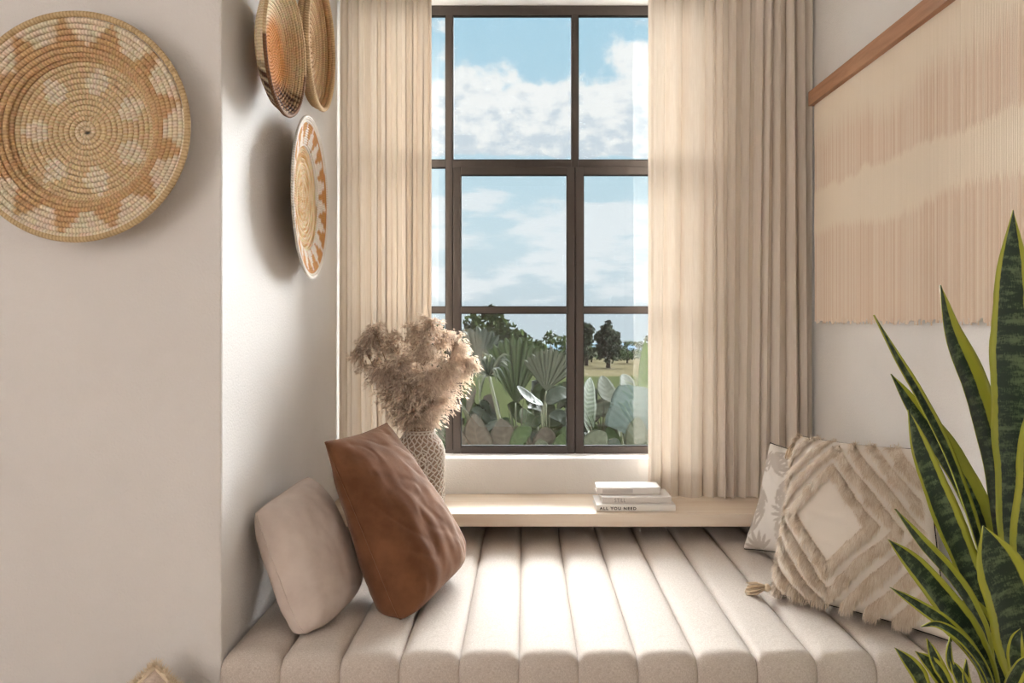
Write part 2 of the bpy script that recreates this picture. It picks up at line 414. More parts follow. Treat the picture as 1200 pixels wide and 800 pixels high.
# ------------------------------------------------------------------ pillows
def pillow(name, TL, TR, BR, BL, T, m, label, group=None, n=56, k=.05, wr=.004, seed=0, colf=None, part='cover', ear=.45, sag=.0, flip=False, seam=None, back=1.0, rc=0.0):
    TL, TR, BR, BL = map(Vector, (TL, TR, BR, BL))
    cen = (TL + TR + BR + BL) / 4
    nrm = ((TR - TL) + (BR - BL)).cross((TL - BL) + (TR - BR)).normalized()
    if nrm.dot(Vector((0, 0, CZ)) - cen) < 0: nrm = -nrm          # front = the side turned to the room
    def P(u, v, side):
        uu = u * (1 - k * (1 - v * v) * abs(u) ** 3); vv = v * (1 - k * (1 - u * u) * abs(v) ** 3)
        cq = 1 - rc * (1 if v > 0 else 3.2) * (u * u * v * v) ** 1.6; uu *= cq; vv *= cq
        a, b = (uu + 1) / 2, (vv + 1) / 2
        p = (BL * (1 - a) + BR * a) * (1 - b) + (TL * (1 - a) + TR * a) * b
        q = max(0, (1 - abs(u) ** 2.3)) * max(0, (1 - abs(v) ** 2.3))
        t_ = T / 2 * q ** (ear * (1 - .28 * sm(0, 1, -v))) * (1 - sag * v)
        e = min(1, q * 6)
        ang = math.atan2(v, u)
        w = wr * (mn.noise(Vector((u * 2.2 + seed, v * 2.2, side))) * 1.6 + mn.noise(Vector((u * 5 + seed, v * 3.4 + 9, side))) * .8)
        cr_ = max(abs(u), abs(v)); dia = (abs(u) * abs(v))
        w -= wr * .45 * max(0, 1 - abs(mn.noise(Vector((u * 1.5 + v * 2.2 + seed, v * .8 - u, side * 3)))) * 9) * (1 - sm(.85, 1, cr_))
        w += wr * .7 * sm(.30, .75, dia) * math.sin(ang * 15 + 3 * mn.noise(Vector((u * 3, v * 3, seed)))) * (1 - sm(.9, 1, cr_))
        p = p + nrm * side * (t_ + w * e) * (1 if side > 0 else back)
        hw_ = .004
        p.z = max(p.z, ZT + .003); p.x = min(max(p.x, XL + hw_), XR - hw_)
        return p
    vs, fs, cols = [], [], []; idx = {}
    g = [-math.cos(PI * i / n) * .35 + (-1 + 2 * i / n) * .65 for i in range(n + 1)]
    for side in (1, -1):
        for j in range(n + 1):
            for i in range(n + 1):
                edge = i in (0, n) or j in (0, n)
                if side == -1 and edge: idx[(side, i, j)] = idx[(1, i, j)]; continue
                idx[(side, i, j)] = len(vs); vs.append(P(g[i], g[j], side))
                if colf: cols.append(colf(g[i], g[j], side))
        for j in range(n):
            for i in range(n):
                q = [idx[(side, i, j)], idx[(side, i + 1, j)], idx[(side, i + 1, j + 1)], idx[(side, i, j + 1)]]
                fs.append(q if side == 1 else q[::-1])
    base = Vector((cen.x, cen.y, min(v.z for v in vs)))
    th = thing(name, base, label, 'pillow', group)
    obj(part, vs, fs, m, th, cols=cols or None)
    ring = [P(g[i], -1, 1) for i in range(n)] + [P(1, g[j], 1) for j in range(n)] + [P(g[i], 1, 1) for i in range(n, 0, -1)] + [P(-1, g[j], 1) for j in range(n, -1, -1)]
    tv, tf = tube(ring, .0022, 5); obj('seam', tv, tf, seam or m, th)
    return th, P, nrm, (TR - TL).normalized(), ((TL - BL) + (TR - BR)).normalized()

def velvet(c0, c1):
    def ex(t, b, tcn, mp):
        nz = N(t, 'ShaderNodeTexNoise', ins={'Scale': 9.0, 'Detail': 4.0, 'Roughness': .6}); t.links.new(tcn.outputs['Object'], nz.inputs['Vector'])
        t.links.new(MIXC(t, SMOOTH(t, nz.outputs[0], .32, .7), c0, c1), b.inputs['Base Color'])
        b.inputs['Sheen Tint'].default_value = (1, .82, .68, 1)
        n2 = N(t, 'ShaderNodeTexNoise', ins={'Scale': 700.0, 'Detail': 2.0}); t.links.new(tcn.outputs['Object'], n2.inputs['Vector'])
        bp = N(t, 'ShaderNodeBump', ins={'Strength': .35, 'Distance': .001, 'Height': n2.outputs[0]}); t.links.new(bp.outputs[0], b.inputs['Normal'])
    return ex
M['rust'] = mat('rust_velvet', rough=.85, spec=.1, sheen=.35, extra=velvet(srgb(100, 64, 43), srgb(124, 83, 58)))
M['blush'] = mat('blush_cotton', rough=.95, spec=.1, sheen=.2, extra=velvet(srgb(206, 190, 180), srgb(218, 204, 194)))
pillow('pillow', (-.755, 2.13, .775), (-.715, 2.52, .80), (-.530, 2.44, .445), (-.592, 2.045, .435), 0.20, M['blush'],
       'plain blush cotton pillow leaning on the left niche wall', n=56, k=.02, wr=.004, seed=3, ear=.44, back=.75, rc=.045)
pillow('pillow', (-.622, 2.36, .937), (-.495, 2.74, .945), (-.215, 2.57, .470), (-.350, 2.165, .425), 0.235, M['rust'],
       'rust brown velvet pillow leaning in front of the lace vase', n=96, k=.06, wr=.0046, seed=8, ear=.46, back=.95, sag=.42, rc=.025)
# leaf-print pillow
rp_ = random.Random(12); SPRIGS = []
for i in range(6):
    for j in range(6):
        cx_, cy_, an_ = -1 + .42 * i + .21 * (j % 2) + rp_.uniform(-.06, .06), -1 + .38 * j + rp_.uniform(-.06, .06), rp_.uniform(0, 2 * PI)
        for k in range(-3, 4):
            a_ = an_ + k * .40; L_ = .40 - .035 * abs(k)
            SPRIGS.append((cx_ + math.cos(a_) * L_ * .55, cy_ + math.sin(a_) * L_ * .55, math.cos(a_), math.sin(a_), L_ * .5))
def leafprint(u, v, s):
    f = 0.0
    for lx, ly, ca, sa, L_ in SPRIGS:
        dx, dy = u - lx, v - ly
        if abs(dx) > .24 or abs(dy) > .24: continue
        p_, q_ = (dx * ca + dy * sa) / L_, (-dx * sa + dy * ca) / (L_ * .20)
        f = max(f, 1 - sm(.8, 1.1, math.sqrt(p_ * p_ + q_ * q_)))
    return lerp(srgb(234, 229, 223), srgb(196, 187, 178), f)
M['leafprint'] = mat('leaf_print_cotton', rough=.8, spec=.2, vcol=True)
pillow('pillow', (.925, 2.905, .842), (1.165, 2.60, .842), (1.15, 2.50, .458), (.812, 2.85, .458), .19, M['leafprint'],
       'white pillow with a pale grey leaf print behind the tufted fur pillow', n=110, k=.10, wr=.004, seed=5, back=.6, colf=leafprint)
# cream pillow with shaggy diamond bands
CREAM, TAN = srgb(234, 224, 213), srgb(224, 204, 184)
def furmask(u, v):
    a, b = (u + .20), (v + .0)
    d = abs(a) / .52 + abs(b) / .52 + .02 * math.sin(u * 9) + .02 * math.sin(v * 11)
    m_ = 0.0
    for lo, hi in ((.96, 1.24), (1.52, 1.78), (2.06, 2.32), (2.60, 2.88), (3.15, 3.5)):
        m_ = max(m_, sm(lo - .03, lo + .03, d) * (1 - sm(hi - .03, hi + .03, d)))
    # bands run past the diamond's side corners
    if abs(b) > abs(a) * 2.4 and d > .9: m_ *= .6 + .4 * sm(.9, 1.1, d)
    return m_ if u < .93 else 0.0
def furcol(u, v, s):
    return lerp(CREAM, TAN, furmask(u, v) if s > 0 else 0)
M['fur_base'] = mat('tufted_cotton', rough=.95, spec=.1, vcol=True, bump=.0015, bscale=500)
fth, FP, fn, fu, fv = pillow('pillow', (.905, 2.56, .922), (1.165, 2.22, .932), (1.125, 2.03, .458), (.772, 2.385, .458), .19, M['fur_base'],
       'cream pillow with shaggy tan diamond bands and corner tassels', n=90, k=.04, wr=.003, seed=2, colf=furcol, ear=.42)
rnd = random.Random(5); vs, fs, cols = [], [], []
cnt = 0
while cnt < 34000:
    u, v = rnd.uniform(-1, 1), rnd.uniform(-1, 1)
    if rnd.random() > furmask(u, v): continue
    cnt += 1
    p = FP(u, v, 1); e = .02
    pn = (FP(min(1, u + e), v, 1) - FP(max(-1, u - e), v, 1)).cross(FP(u, min(1, v + e), 1) - FP(u, max(-1, v - e), 1))
    pn = pn.normalized() if pn.length > 1e-9 else fn
    if pn.dot(fn) < 0: pn = -pn
    clump = Vector((mn.noise(Vector((u * 9, v * 9, 1))), mn.noise(Vector((u * 9, v * 9, 5))), 0))
    d1 = (pn * rnd.uniform(.45, .9) - fv * (.55 + .4 * rnd.random()) + fu * (clump.x * .7 + rnd.uniform(-.25, .25)) + fv * clump.y * .5).normalized()
    L = rnd.uniform(.018, .036); d2 = (d1 - fv * .7 - pn * .25).normalized()
    sd = d1.cross(pn); sd = (sd.normalized() if sd.length > 1e-6 else fu) * rnd.uniform(.0005, .0010)
    q1 = p + d1 * L * .5; q2 = q1 + d2 * L * .5
    for q in (q1, q2): q.z = max(q.z, ZT + .002)
    b0 = len(vs); vs += [p - sd, p + sd, q1 + sd * .8, q1 - sd * .8, q2]
    fs += [(b0, b0 + 1, b0 + 2, b0 + 3), (b0 + 3, b0 + 2, b0 + 4)]
    c = lerp(srgb(216, 194, 170), srgb(247, 236, 221), min(1, max(0, rnd.random() * .8 + clump.x * .5 + .1))); cols += [lerp(c, (.4, .3, .22), .15)] * 2 + [c] * 3
M['fur'] = mat('cotton_fringe', rough=.9, spec=.1, vcol=True)
f_ = obj('shag_bands', vs, fs, M['fur'], fth, cols=cols); f_['kind'] = 'stuff'
M['tassel'] = mat('tassel_yarn', rough=.9, spec=.1, vcol=True)
def tassel(p0, d, L, droop):
    p0 = Vector(p0); d = Vector(d).normalized(); vs, fs, cols = [], [], []
    tube([p0, p0 + d * .014], .004, 6, vs, fs); cols += [srgb(190, 160, 128)] * (len(vs) - len(cols))
    hp = p0 + d * .022
    tube([hp - d * .010, hp - d * .005, hp, hp + d * .005, hp + d * .009], [.005, .011, .0128, .011, .007], 10, vs, fs); cols += [srgb(228, 206, 178)] * (len(vs) - len(cols))
    a = d.orthogonal().normalized(); b = d.cross(a)
    for i in range(70):
        an = rnd.uniform(0, 2 * PI); rr = math.sqrt(rnd.random())
        s = hp + d * .006 + (a * math.cos(an) + b * math.sin(an)) * .007 * rr
        e = hp + d * L * rnd.uniform(.85, 1.05) + (a * math.cos(an) + b * math.sin(an)) * .023 * rr + Vector((0, 0, -droop))
        mid = (s + e) / 2 + (a * math.cos(an) + b * math.sin(an)) * .006 * rr
        for q in (mid, e): q.z = max(q.z, ZT + .004)
        tube([s, mid, e], [.0017, .0021, .0016], 4, vs, fs); c = lerp(srgb(204, 178, 148), srgb(240, 222, 196), rnd.random()); cols += [c] * (len(vs) - len(cols))
    o = obj('tassel', vs, fs, M['tassel'], fth, cols=cols); return o
tassel(FP(-1, -1, 1) + Vector((0.0, 0, .014)), (-.93, .12, .10), .062, .016)
tassel(FP(-1, 1, 1), (-.35, -.25, -.90), .062, 0)

# ------------------------------------------------------------------ books
M['paper'] = mat('book_pages', srgb(240, 236, 230), .8, .06, 3, .0004, 900, stretch=(.02, .02, 1))
M['cover_white'] = mat('book_cover_white', srgb(238, 233, 228), .45)
M['cover_grey'] = mat('book_cover_grey', srgb(226, 219, 213), .5)
M['ink'] = mat('black_ink', (.03, .028, .027), .6)
M['ink_grey'] = mat('grey_ink', srgb(150, 142, 137), .6)
M['print_grey'] = mat('grey_print_strip', srgb(205, 199, 195), .6)
def lettering(name, s, x, y, z, size, m, parent, space=1.0, bold=0.0, sx=1.0):
    cu = bpy.data.curves.new(name, 'FONT'); cu.body = s; cu.size = size; cu.space_character = space; cu.offset = bold; cu.extrude = .0003
    tmp = bpy.data.objects.new('tmp', cu); C.objects.link(tmp)
    bpy.context.view_layer.update()
    me = bpy.data.meshes.new_from_object(tmp.evaluated_get(bpy.context.evaluated_depsgraph_get()))
    vs = [(x + v.co.x * sx, y - v.co.z, z + v.co.y) for v in me.vertices]; fs = [tuple(p.vertices) for p in me.polygons]
    bpy.data.objects.remove(tmp); bpy.data.curves.remove(cu); bpy.data.meshes.remove(me)
    return obj(name, vs, fs, m, parent, smooth=False)
def book(x0, x1, y0, y1, z, h, m, label):
    th = thing('book', ((x0 + x1) / 2, (y0 + y1) / 2, z), label, 'book', 'books stacked on the window shelf')
    c = .0028
    box('back_cover', x0, x1, y0 + .003, y1, z, z + c, m, th, .0006); box('front_cover', x0, x1, y0 + .003, y1, z + h - c, z + h, m, th, .0006)
    sp_ = box('spine', x0, x1, y0, y0 + .003, z, z + h, m, th, .0009)
    box('page_block', x0 + .004, x1 - .004, y0 + .0035, y1 - .004, z + c, z + h - c, M['paper'], th)
    return th, sp_
b1, s1 = book(.274, .581, 2.972, 3.140, SZ + .001, .0245, M['cover_white'], 'white book at the bottom of the stack with bold black spine lettering')
lettering('title', 'ALL YOU NEED', .287, 2.9718, SZ + .0075, .0150, M['ink'], s1, 1.28, .0006, 1.12)
b2, s2 = book(.298, .570, 3.000, 3.145, SZ + .026, .0245, M['cover_grey'], 'pale book in the middle of the stack with thin tall spine lettering')
lettering('title', 'STILL', .347, 2.9998, SZ + .0305, .0215, M['ink_grey'], s2, 1.1, 0, .82)
b3, s3 = book(.283, .535, 3.045, 3.148, SZ + .051, .027, M['cover_white'], 'thick white book on top of the stack with a blank cover')
box('spine_print', .305, .425, 3.0446, 3.0452, SZ + .056, SZ + .071, M['print_grey'], s3)

# ------------------------------------------------------------------ vase with knotted lace, pampas grass
VX, VY = -.419, 3.035
vase = thing('vase', (VX, VY, SZ), 'tall white vase wrapped in knotted lace netting on the shelf', 'vase')
M['vase'] = mat('vase_clay', srgb(168, 144, 126), .7, .08, 20, .001, 200)
M['lace'] = mat('cotton_cord', srgb(238, 230, 222), .85, .06, 60)
prof = [(.001, 0), (.078, 0), (.090, .004), (.095, .02), (.0965, .08), (.0965, .20), (.094, .235), (.084, .262), (.068, .280), (.059, .292), (.0565, .305), (.058, .318), (.060, .322), (.056, .324), (.052, .318), (.052, .29), (.04, .28), (.001, .278)]
vs, fs = lathe(prof, (VX, VY, SZ + .0005), 56); obj('body', vs, fs, M['vase'], vase)
def vr(z):
    for (r0, z0), (r1, z1) in zip(prof[1:12], prof[2:13]):
        if z0 <= z <= z1 and z1 > z0: return r0 + (r1 - r0) * (z - z0) / (z1 - z0)
    return .095
def vp(a, z, off=.0012):
    r = vr(z) + off; return Vector((VX + r * math.cos(a), VY + r * math.sin(a), SZ + z))
vs, fs = [], []
NS = 22
for k in range(NS):
    for sg in (1, -1):
        a0 = 2 * PI * k / NS
        tube([vp(a0 + sg * (i / 40) * PI * .95 + .05 * math.sin(i * 1.3), .006 + (.302 - .006) * i / 40) for i in range(41)], .0029, 4, vs, fs)
for z in (.012, .296, .306):
    tube([vp(2 * PI * i / 60, z) for i in range(61)], .003, 5, vs, fs)
for k in range(NS):                                       # oval motifs around the belly and rows of knots
    for j in range(4):
        a = 2 * PI * (k + .5 * (j % 2)) / NS; z = .05 + .052 * j
        kv, kf = lathe([(.0005, -.004), (.0038, -.002), (.0038, .002), (.0005, .004)], (0, 0, 0), 6); b0 = len(vs); c_ = vp(a, z, .003)
        vs += [Vector(q) + c_ for q in kv]; fs += [tuple(b0 + i for i in f) for f in kf]
for k in range(5):
    a0 = -PI * .42 + k * 2 * PI / 5
    for rr in (.014, .026):
        tube([vp(a0 + rr / .095 * .8 * math.cos(2 * PI * i / 24), .19 + rr * 1.7 * math.sin(2 * PI * i / 24), .003) for i in range(25)], .0024, 4, vs, fs)
o = obj('lace_netting', vs, fs, M['lace'], vase); o['kind'] = 'stuff'
M['pampas'] = mat('dried_pampas', rough=.95, spec=.05, vcol=True)
leafy(M['pampas'], .3, (1, .95, .9))
M['stem'] = mat('dried_stem', srgb(160, 130, 98), .8, .1, 30)
plumes = [((426, 410), 3.02), ((440, 392), 3.00), ((459, 399), 3.08), ((451, 432), 2.94), ((470, 424), 2.97), ((487, 386), 3.03), ((504, 379), 3.00), ((497, 400), 2.93), ((517, 392), 3.06),
          ((534, 402), 2.99), ((544, 424), 3.02), ((522, 428), 2.92), ((478, 452), 2.91), ((505, 444), 2.90)]
where = ['lowest on the far left of the bouquet', 'curving up at the upper left of the bouquet', 'behind the two left plumes', 'short and leaning left in front', 'in the dip between the two lobes', 'upright left of the tallest plume',
         'tallest of the bouquet with a curled tip', 'hanging in front of the tallest plume', 'upright behind the right lobe', 'at the upper right of the bouquet', 'farthest right, overlapping the window', 'short and leaning right in front',
         'short and low over the vase mouth, left of centre', 'short and low over the vase mouth, right of centre']
for q, ((px, py), yy) in enumerate(plumes):
    rnd = random.Random(100 + q); tip = at(px, py, yy)
    a = 2 * PI * q / len(plumes); base = Vector((VX + .022 * math.cos(a), VY + .022 * math.sin(a), SZ + .282))
    mouth = Vector((VX + .03 * (tip.x - VX) / .25 , VY + .03 * (yy - VY) / .15, SZ + .335))
    side = Vector((tip.x - VX, tip.y - VY, 0))
    mid = mouth.lerp(tip, .5) + side * .06 + Vector((0, 0, .0))
    ctl = [base, mouth, mid, tip - side * .02 + Vector((0, 0, .0)), tip + side * .10 + Vector((0, 0, -.012))]
    path = catmull(ctl, 60)
    th = thing('pampas_plume', base, 'fluffy dried pampas plume ' + where[q], 'dried grass', 'pampas plumes in the lace vase')
    tv, tf = tube(path[:52:3], .0018, 5); obj('stem', tv, tf, M['stem'], th)
    vs, fs, cols = [], [], []
    for i in range(105):                                   # branchlets, each a drooping spray of spikelets
        s = 12 + 47 * rnd.random() ** .9; k = min(59, int(s)); p = path[k].lerp(path[k + 1], s - k); tg = (path[k + 1] - path[k]).normalized()
        f = (s - 12) / 47; R = .058 * (.35 + .65 * math.sin(PI * min(1, f * .9 + .12)) ** .8)
        ra = Vector((rnd.gauss(0, 1), rnd.gauss(0, 1), rnd.gauss(0, 1))); ra = (ra - tg * ra.dot(tg)).normalized()
        d0 = (ra * .8 + tg * .75).normalized(); shade_ = rnd.random()
        for j in range(22):
            h = (j + rnd.random()) / 22; q_ = p + d0 * R * 1.25 * h + Vector((0, 0, -.028 * h * h)) + ra * .01 * h
            q_ = q_ + Vector((rnd.gauss(0, 1), rnd.gauss(0, 1), rnd.gauss(0, 1))) * (.0025 + .0035 * h)
            d = (d0 * .7 + Vector((0, 0, -.75 * h)) + Vector((rnd.uniform(-.5, .5), rnd.uniform(-.5, .5), rnd.uniform(-.5, .4)))).normalized()
            L = rnd.uniform(.014, .028); sd = d.cross(Vector((rnd.uniform(-1, 1), rnd.uniform(-1, 1), rnd.uniform(-1, 1)))).normalized() * rnd.uniform(.0018, .0036)
            b0 = len(vs); vs += [q_ - d * L * .5, q_ + sd, q_ + d * L * .5, q_ - sd]; fs.append((b0, b0 + 1, b0 + 2, b0 + 3))
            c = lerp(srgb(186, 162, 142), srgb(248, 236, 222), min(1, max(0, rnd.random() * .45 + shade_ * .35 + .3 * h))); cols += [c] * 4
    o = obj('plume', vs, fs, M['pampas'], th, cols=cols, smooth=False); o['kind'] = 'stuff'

# ------------------------------------------------------------------ coiled wall baskets
def stitch(t, b, tcn, mp):
    uv = N(t, 'ShaderNodeUVMap', uv_map='UVMap')
    wv = N(t, 'ShaderNodeTexWave', ins={'Scale': 75.0, 'Distortion': .6, 'Detail': 1.0}); wv.bands_direction = 'DIAGONAL'; wv.wave_profile = 'SIN'
    t.links.new(uv.outputs[0], wv.inputs['Vector'])
    base = b.inputs['Base Color'].links[0].from_socket
    t.links.new(MIXC(t, SMOOTH(t, wv.outputs['Fac'], .1, .6), MIXC(t, 1.0, base, (.80, .76, .70), 'MULTIPLY'), base), b.inputs['Base Color'])
    bp = N(t, 'ShaderNodeBump', ins={'Strength': .8, 'Distance': .0015, 'Height': wv.outputs['Fac']}); t.links.new(bp.outputs[0], b.inputs['Normal'])
M['straw'] = mat('coiled_straw', rough=.75, spec=.25, vcol=True, var=.10, vscale=60, extra=stitch)
def coil_basket(cen, nrm, upv, profile, pitch, rt, colf, label, seg=150, rimcol=(.6, .5, .4), tubes=6, flat=1.0, name='coiled_basket', group='coiled baskets on the walls'):
    cen = Vector(cen); nrm = Vector(nrm).normalized(); X = Vector(upv).cross(nrm).normalized(); Y = nrm.cross(X)
    # arc-length table of the profile (r, h)
    tab = [0]
    for (r0, h0), (r1, h1) in zip(profile, profile[1:]): tab.append(tab[-1] + math.hypot(r1 - r0, h1 - h0))
    def ev(s):
        for i in range(len(tab) - 1):
            if s <= tab[i + 1] or i == len(tab) - 2:
                f = (s - tab[i]) / (tab[i + 1] - tab[i]); (r0, h0), (r1, h1) = profile[i], profile[i + 1]
                dr, dh = (r1 - r0), (h1 - h0); l = math.hypot(dr, dh)
                return r0 + dr * f, h0 + dh * f, dr / l, dh / l
    tot = tab[-1]; turns = tot / pitch; n = int(turns * seg); vs, fs, cols, uvs = [], [], [], []; ul = 0; lastp = None
    th = thing(name, cen, label, 'basket', group)
    for i in range(n + 1):
        s = tot * i / n; r, h, dr, dh = ev(s); a = 2 * PI * turns * i / n
        rad = X * math.cos(a) + Y * math.sin(a); p = cen + rad * r + nrm * h
        if lastp is not None: ul += (p - lastp).length
        lastp = p
        e1 = rad * dr + nrm * dh; e2 = nrm * dr - rad * dh
        c = colf(r, a, h, s / tot)
        wob = 1 + .05 * mn.noise(p * 60)
        for k in range(tubes):
            b_ = 2 * PI * k / tubes
            vs.append(p + e1 * (rt * math.cos(b_)) + e2 * (rt * flat * math.sin(b_) * wob)); uvs.append((ul, k * .004 / tubes)); cols.append(c)
        if i:
            b0 = (i - 1) * tubes
            for k in range(tubes): fs.append((b0 + k, b0 + (k + 1) % tubes, b0 + tubes + (k + 1) % tubes, b0 + tubes + k))
    obj('coil', vs, fs, M['straw'], th, cols=cols, uvs=uvs)
    r, h, dr, dh = ev(tot); m = 160; vs, fs, cols, uvs = [], [], [], []
    pts = [cen + (X * math.cos(2 * PI * i / m) + Y * math.sin(2 * PI * i / m)) * (r + rt * .6 * dr) + nrm * (h + rt * .6 * dh) for i in range(m + 1)]
    tube(pts, rt * 1.12, 8, vs, fs); fs = fs[:-2]
    for i in range(m + 1):
        for k in range(8): uvs.append((i / m * 2 * PI * r, k * .0005)); cols.append(rimcol if not callable(rimcol) else rimcol(2 * PI * i / m))
    obj('rim', vs, fs, M['straw'], th, cols=cols, uvs=uvs)
    return th
def jit(c, s=.06): return tuple(max(0, x * (1 + random.uniform(-s, s))) for x in c)
pale, tan_, brown = srgb(242, 230, 208), srgb(228, 204, 166), srgb(204, 160, 112)
def colA(r, a, h, f):
    q = r / .28; d = (a % (2 * PI))
    if q < .64:
        w = abs(((d * 7 / (2 * PI)) % 1) - .5) * 2                       # pale petals of the inner star
        if .34 < q < .60 and w < .62 * (1 - abs(q - .44) / .17): return jit(pale)
        return jit(tan_ if q > .1 else lerp(tan_, pale, .4))
    if q < .72: return jit(lerp(tan_, brown, .55))
    w = abs(((d * 13 / (2 * PI)) % 1) - .5) * 2
    t_ = (q - .72) / .24
    if 0 < t_ < 1 and w < .75 * (1 - t_) + .06 + .25 * (t_ < .2): return jit(lerp(tan_, brown, .7))
    return jit(lerp(pale, tan_, .18))
coil_basket((-1.118, YC - .010, 1.786), (0, -1, 0), (0, 0, 1), [(.003, .010), (.165, .010), (.182, .022), (.192, .040), (.215, .050), (.2755, .062)], .0138, .0070, colA,
            'large round coiled straw basket with brown zigzag rim on the beige front wall', seg=150, rimcol=srgb(214, 188, 146), tubes=7)
def colB(r, a, h, f):
    q = r / .2; z = -math.sin(a)
    n_ = mn.noise(Vector((math.cos(a) * q * 2, math.sin(a) * q * 2, 3)))
    c = lerp(srgb(232, 214, 180), srgb(204, 136, 58), sm(-.25, .35, .62 - q + n_ * .3 + .2 * math.cos(a + .4)))
    dn = sm(.30, .55, q * z + .04 * math.sin(a * 40))
    st = 1 if math.sin(a * 70) > -.2 else .35
    return jit(lerp(c, srgb(78, 48, 34), dn * st))
coil_basket((XL + .012, 2.222, 2.088), (.99, .0, -.02), (0, 0, 1), [(.003, .026), (.08, .029), (.128, .036), (.160, .052), (.182, .076)], .0096, .0050, colB,
            'orange and cream coiled bowl with dark striped lower rim, nearest the wall corner', seg=110, rimcol=lambda a: srgb(120, 84, 56) if math.sin(a) < -.1 else srgb(214, 186, 146), tubes=6)
def colC(r, a, h, f): return jit(lerp(srgb(214, 182, 140), srgb(190, 152, 108), .5 + .5 * math.sin(f * 60)))
coil_basket((XL + .012, 2.635, 2.245), (.99, .05, -.02), (0, 0, 1), [(.003, .028), (.17, .032), (.195, .042), (.205, .064)], .0150, .0078, colC,
            'plain tan coiled tray basket with upright sides beside the curtain', seg=110, rimcol=srgb(214, 184, 142), tubes=7)
def colD(r, a, h, f):
    q = r / .262
    if q < .66: return jit(lerp(srgb(206, 152, 82), srgb(242, 224, 188), min(1, max(0, .5 + .9 * mn.noise(Vector((math.cos(a) * 2 + r * 90, math.sin(a) * 2, r * 40)))))), .1)
    if q > .95: return jit(srgb(236, 228, 218), .03)
    w = abs(((a * 18 / (2 * PI)) % 1) - .5) * 2; t_ = (q - .66) / .29
    return jit(srgb(206, 146, 82)) if w < t_ - .02 else jit(srgb(238, 228, 216), .04)
coil_basket((XL + .012, 2.56, 1.712), (.99, .06, 0), (0, 0, 1), [(.003, .026), (.165, .030), (.180, .040), (.262, .056)], .0078, .0042, colD,
            'flat round basket with orange and white triangle border, lowest on the niche wall', seg=110, rimcol=srgb(240, 234, 226), tubes=6)

# ------------------------------------------------------------------ woven wall hanging
HX = XR - .018; HY0, HY1 = 1.62, 3.150
hang = thing('wall_hanging', (XR - .02, (HY0 + HY1) / 2, 1.30), 'large cream and tan thread wall hanging below a wooden rail', 'wall hanging')
box('rail', XR - .044, XR - .002, HY0 - .02, HY1 + .012, 2.186, 2.244, M['railwood'], hang, .002)
M['thread'] = mat('cotton_thread', rough=.95, spec=.08, vcol=True, bump=.0006, bscale=700)
rnd = random.Random(9); ns = 290; sw = (HY1 - HY0) / ns; rows = 72; vs, fs, cols = [], [], []
for s in range(ns):
    yc = HY1 - sw * (s + .5); L0 = 1.302 + rnd.uniform(-.012, .010); zz = [2.19 - (2.19 - L0) * r / rows for r in range(rows + 1)]
    tint = rnd.random() ** 1.2; tk = rnd.uniform(.75, 1.25); b0 = len(vs)
    up_edge = 1.825 + .05 * mn.noise(Vector((yc * 3.2, 0, 0))) * 1.6 + .022 * mn.noise(Vector((yc * 14, 3, 0))) + rnd.uniform(-.006, .006)
    lo_edge = 1.655 + .035 * mn.noise(Vector((yc * 2.2, 7, 0))) + rnd.uniform(-.012, .012)
    top_edge = 2.06 + .08 * mn.noise(Vector((yc * 2.6, 11, 0))) + rnd.uniform(-.02, .02)
    for z in zz:
        bandw = sm(lo_edge - .02, lo_edge + .015, z) * (1 - sm(up_edge - .008, up_edge + .012, z))
        bandw = max(bandw, sm(top_edge - .09, top_edge + .03, z))
        c = lerp(lerp(srgb(241, 226, 209), srgb(226, 202, 180), tint), srgb(244, 231, 212), bandw * .92)
        deep = lerp((1, 1, 1), (.93, .91, .89), 1 - bandw); prot = .0034 * tk * (1 - .7 * bandw) + .003 * bandw
        for (fy, fx) in ((-.5, 0), (-.28, .8), (0, 1), (.28, .8), (.5, 0)):
            vs.append((HX - .002 - prot * fx - .0022 * bandw * (1 - fx), yc + fy * sw, z)); cols.append(c)
    for r in range(rows):
        for k in range(4):
            a = b0 + r * 5 + k; fs.append((a, a + 1, a + 6, a + 5))
o = obj('threads', vs, fs, M['thread'], hang, cols=cols); o['kind'] = 'stuff'
box('backing', HX - .001, XR - .001, HY0 + .003, HY1 - .003, 1.32, 2.188, M['curtain'], hang)

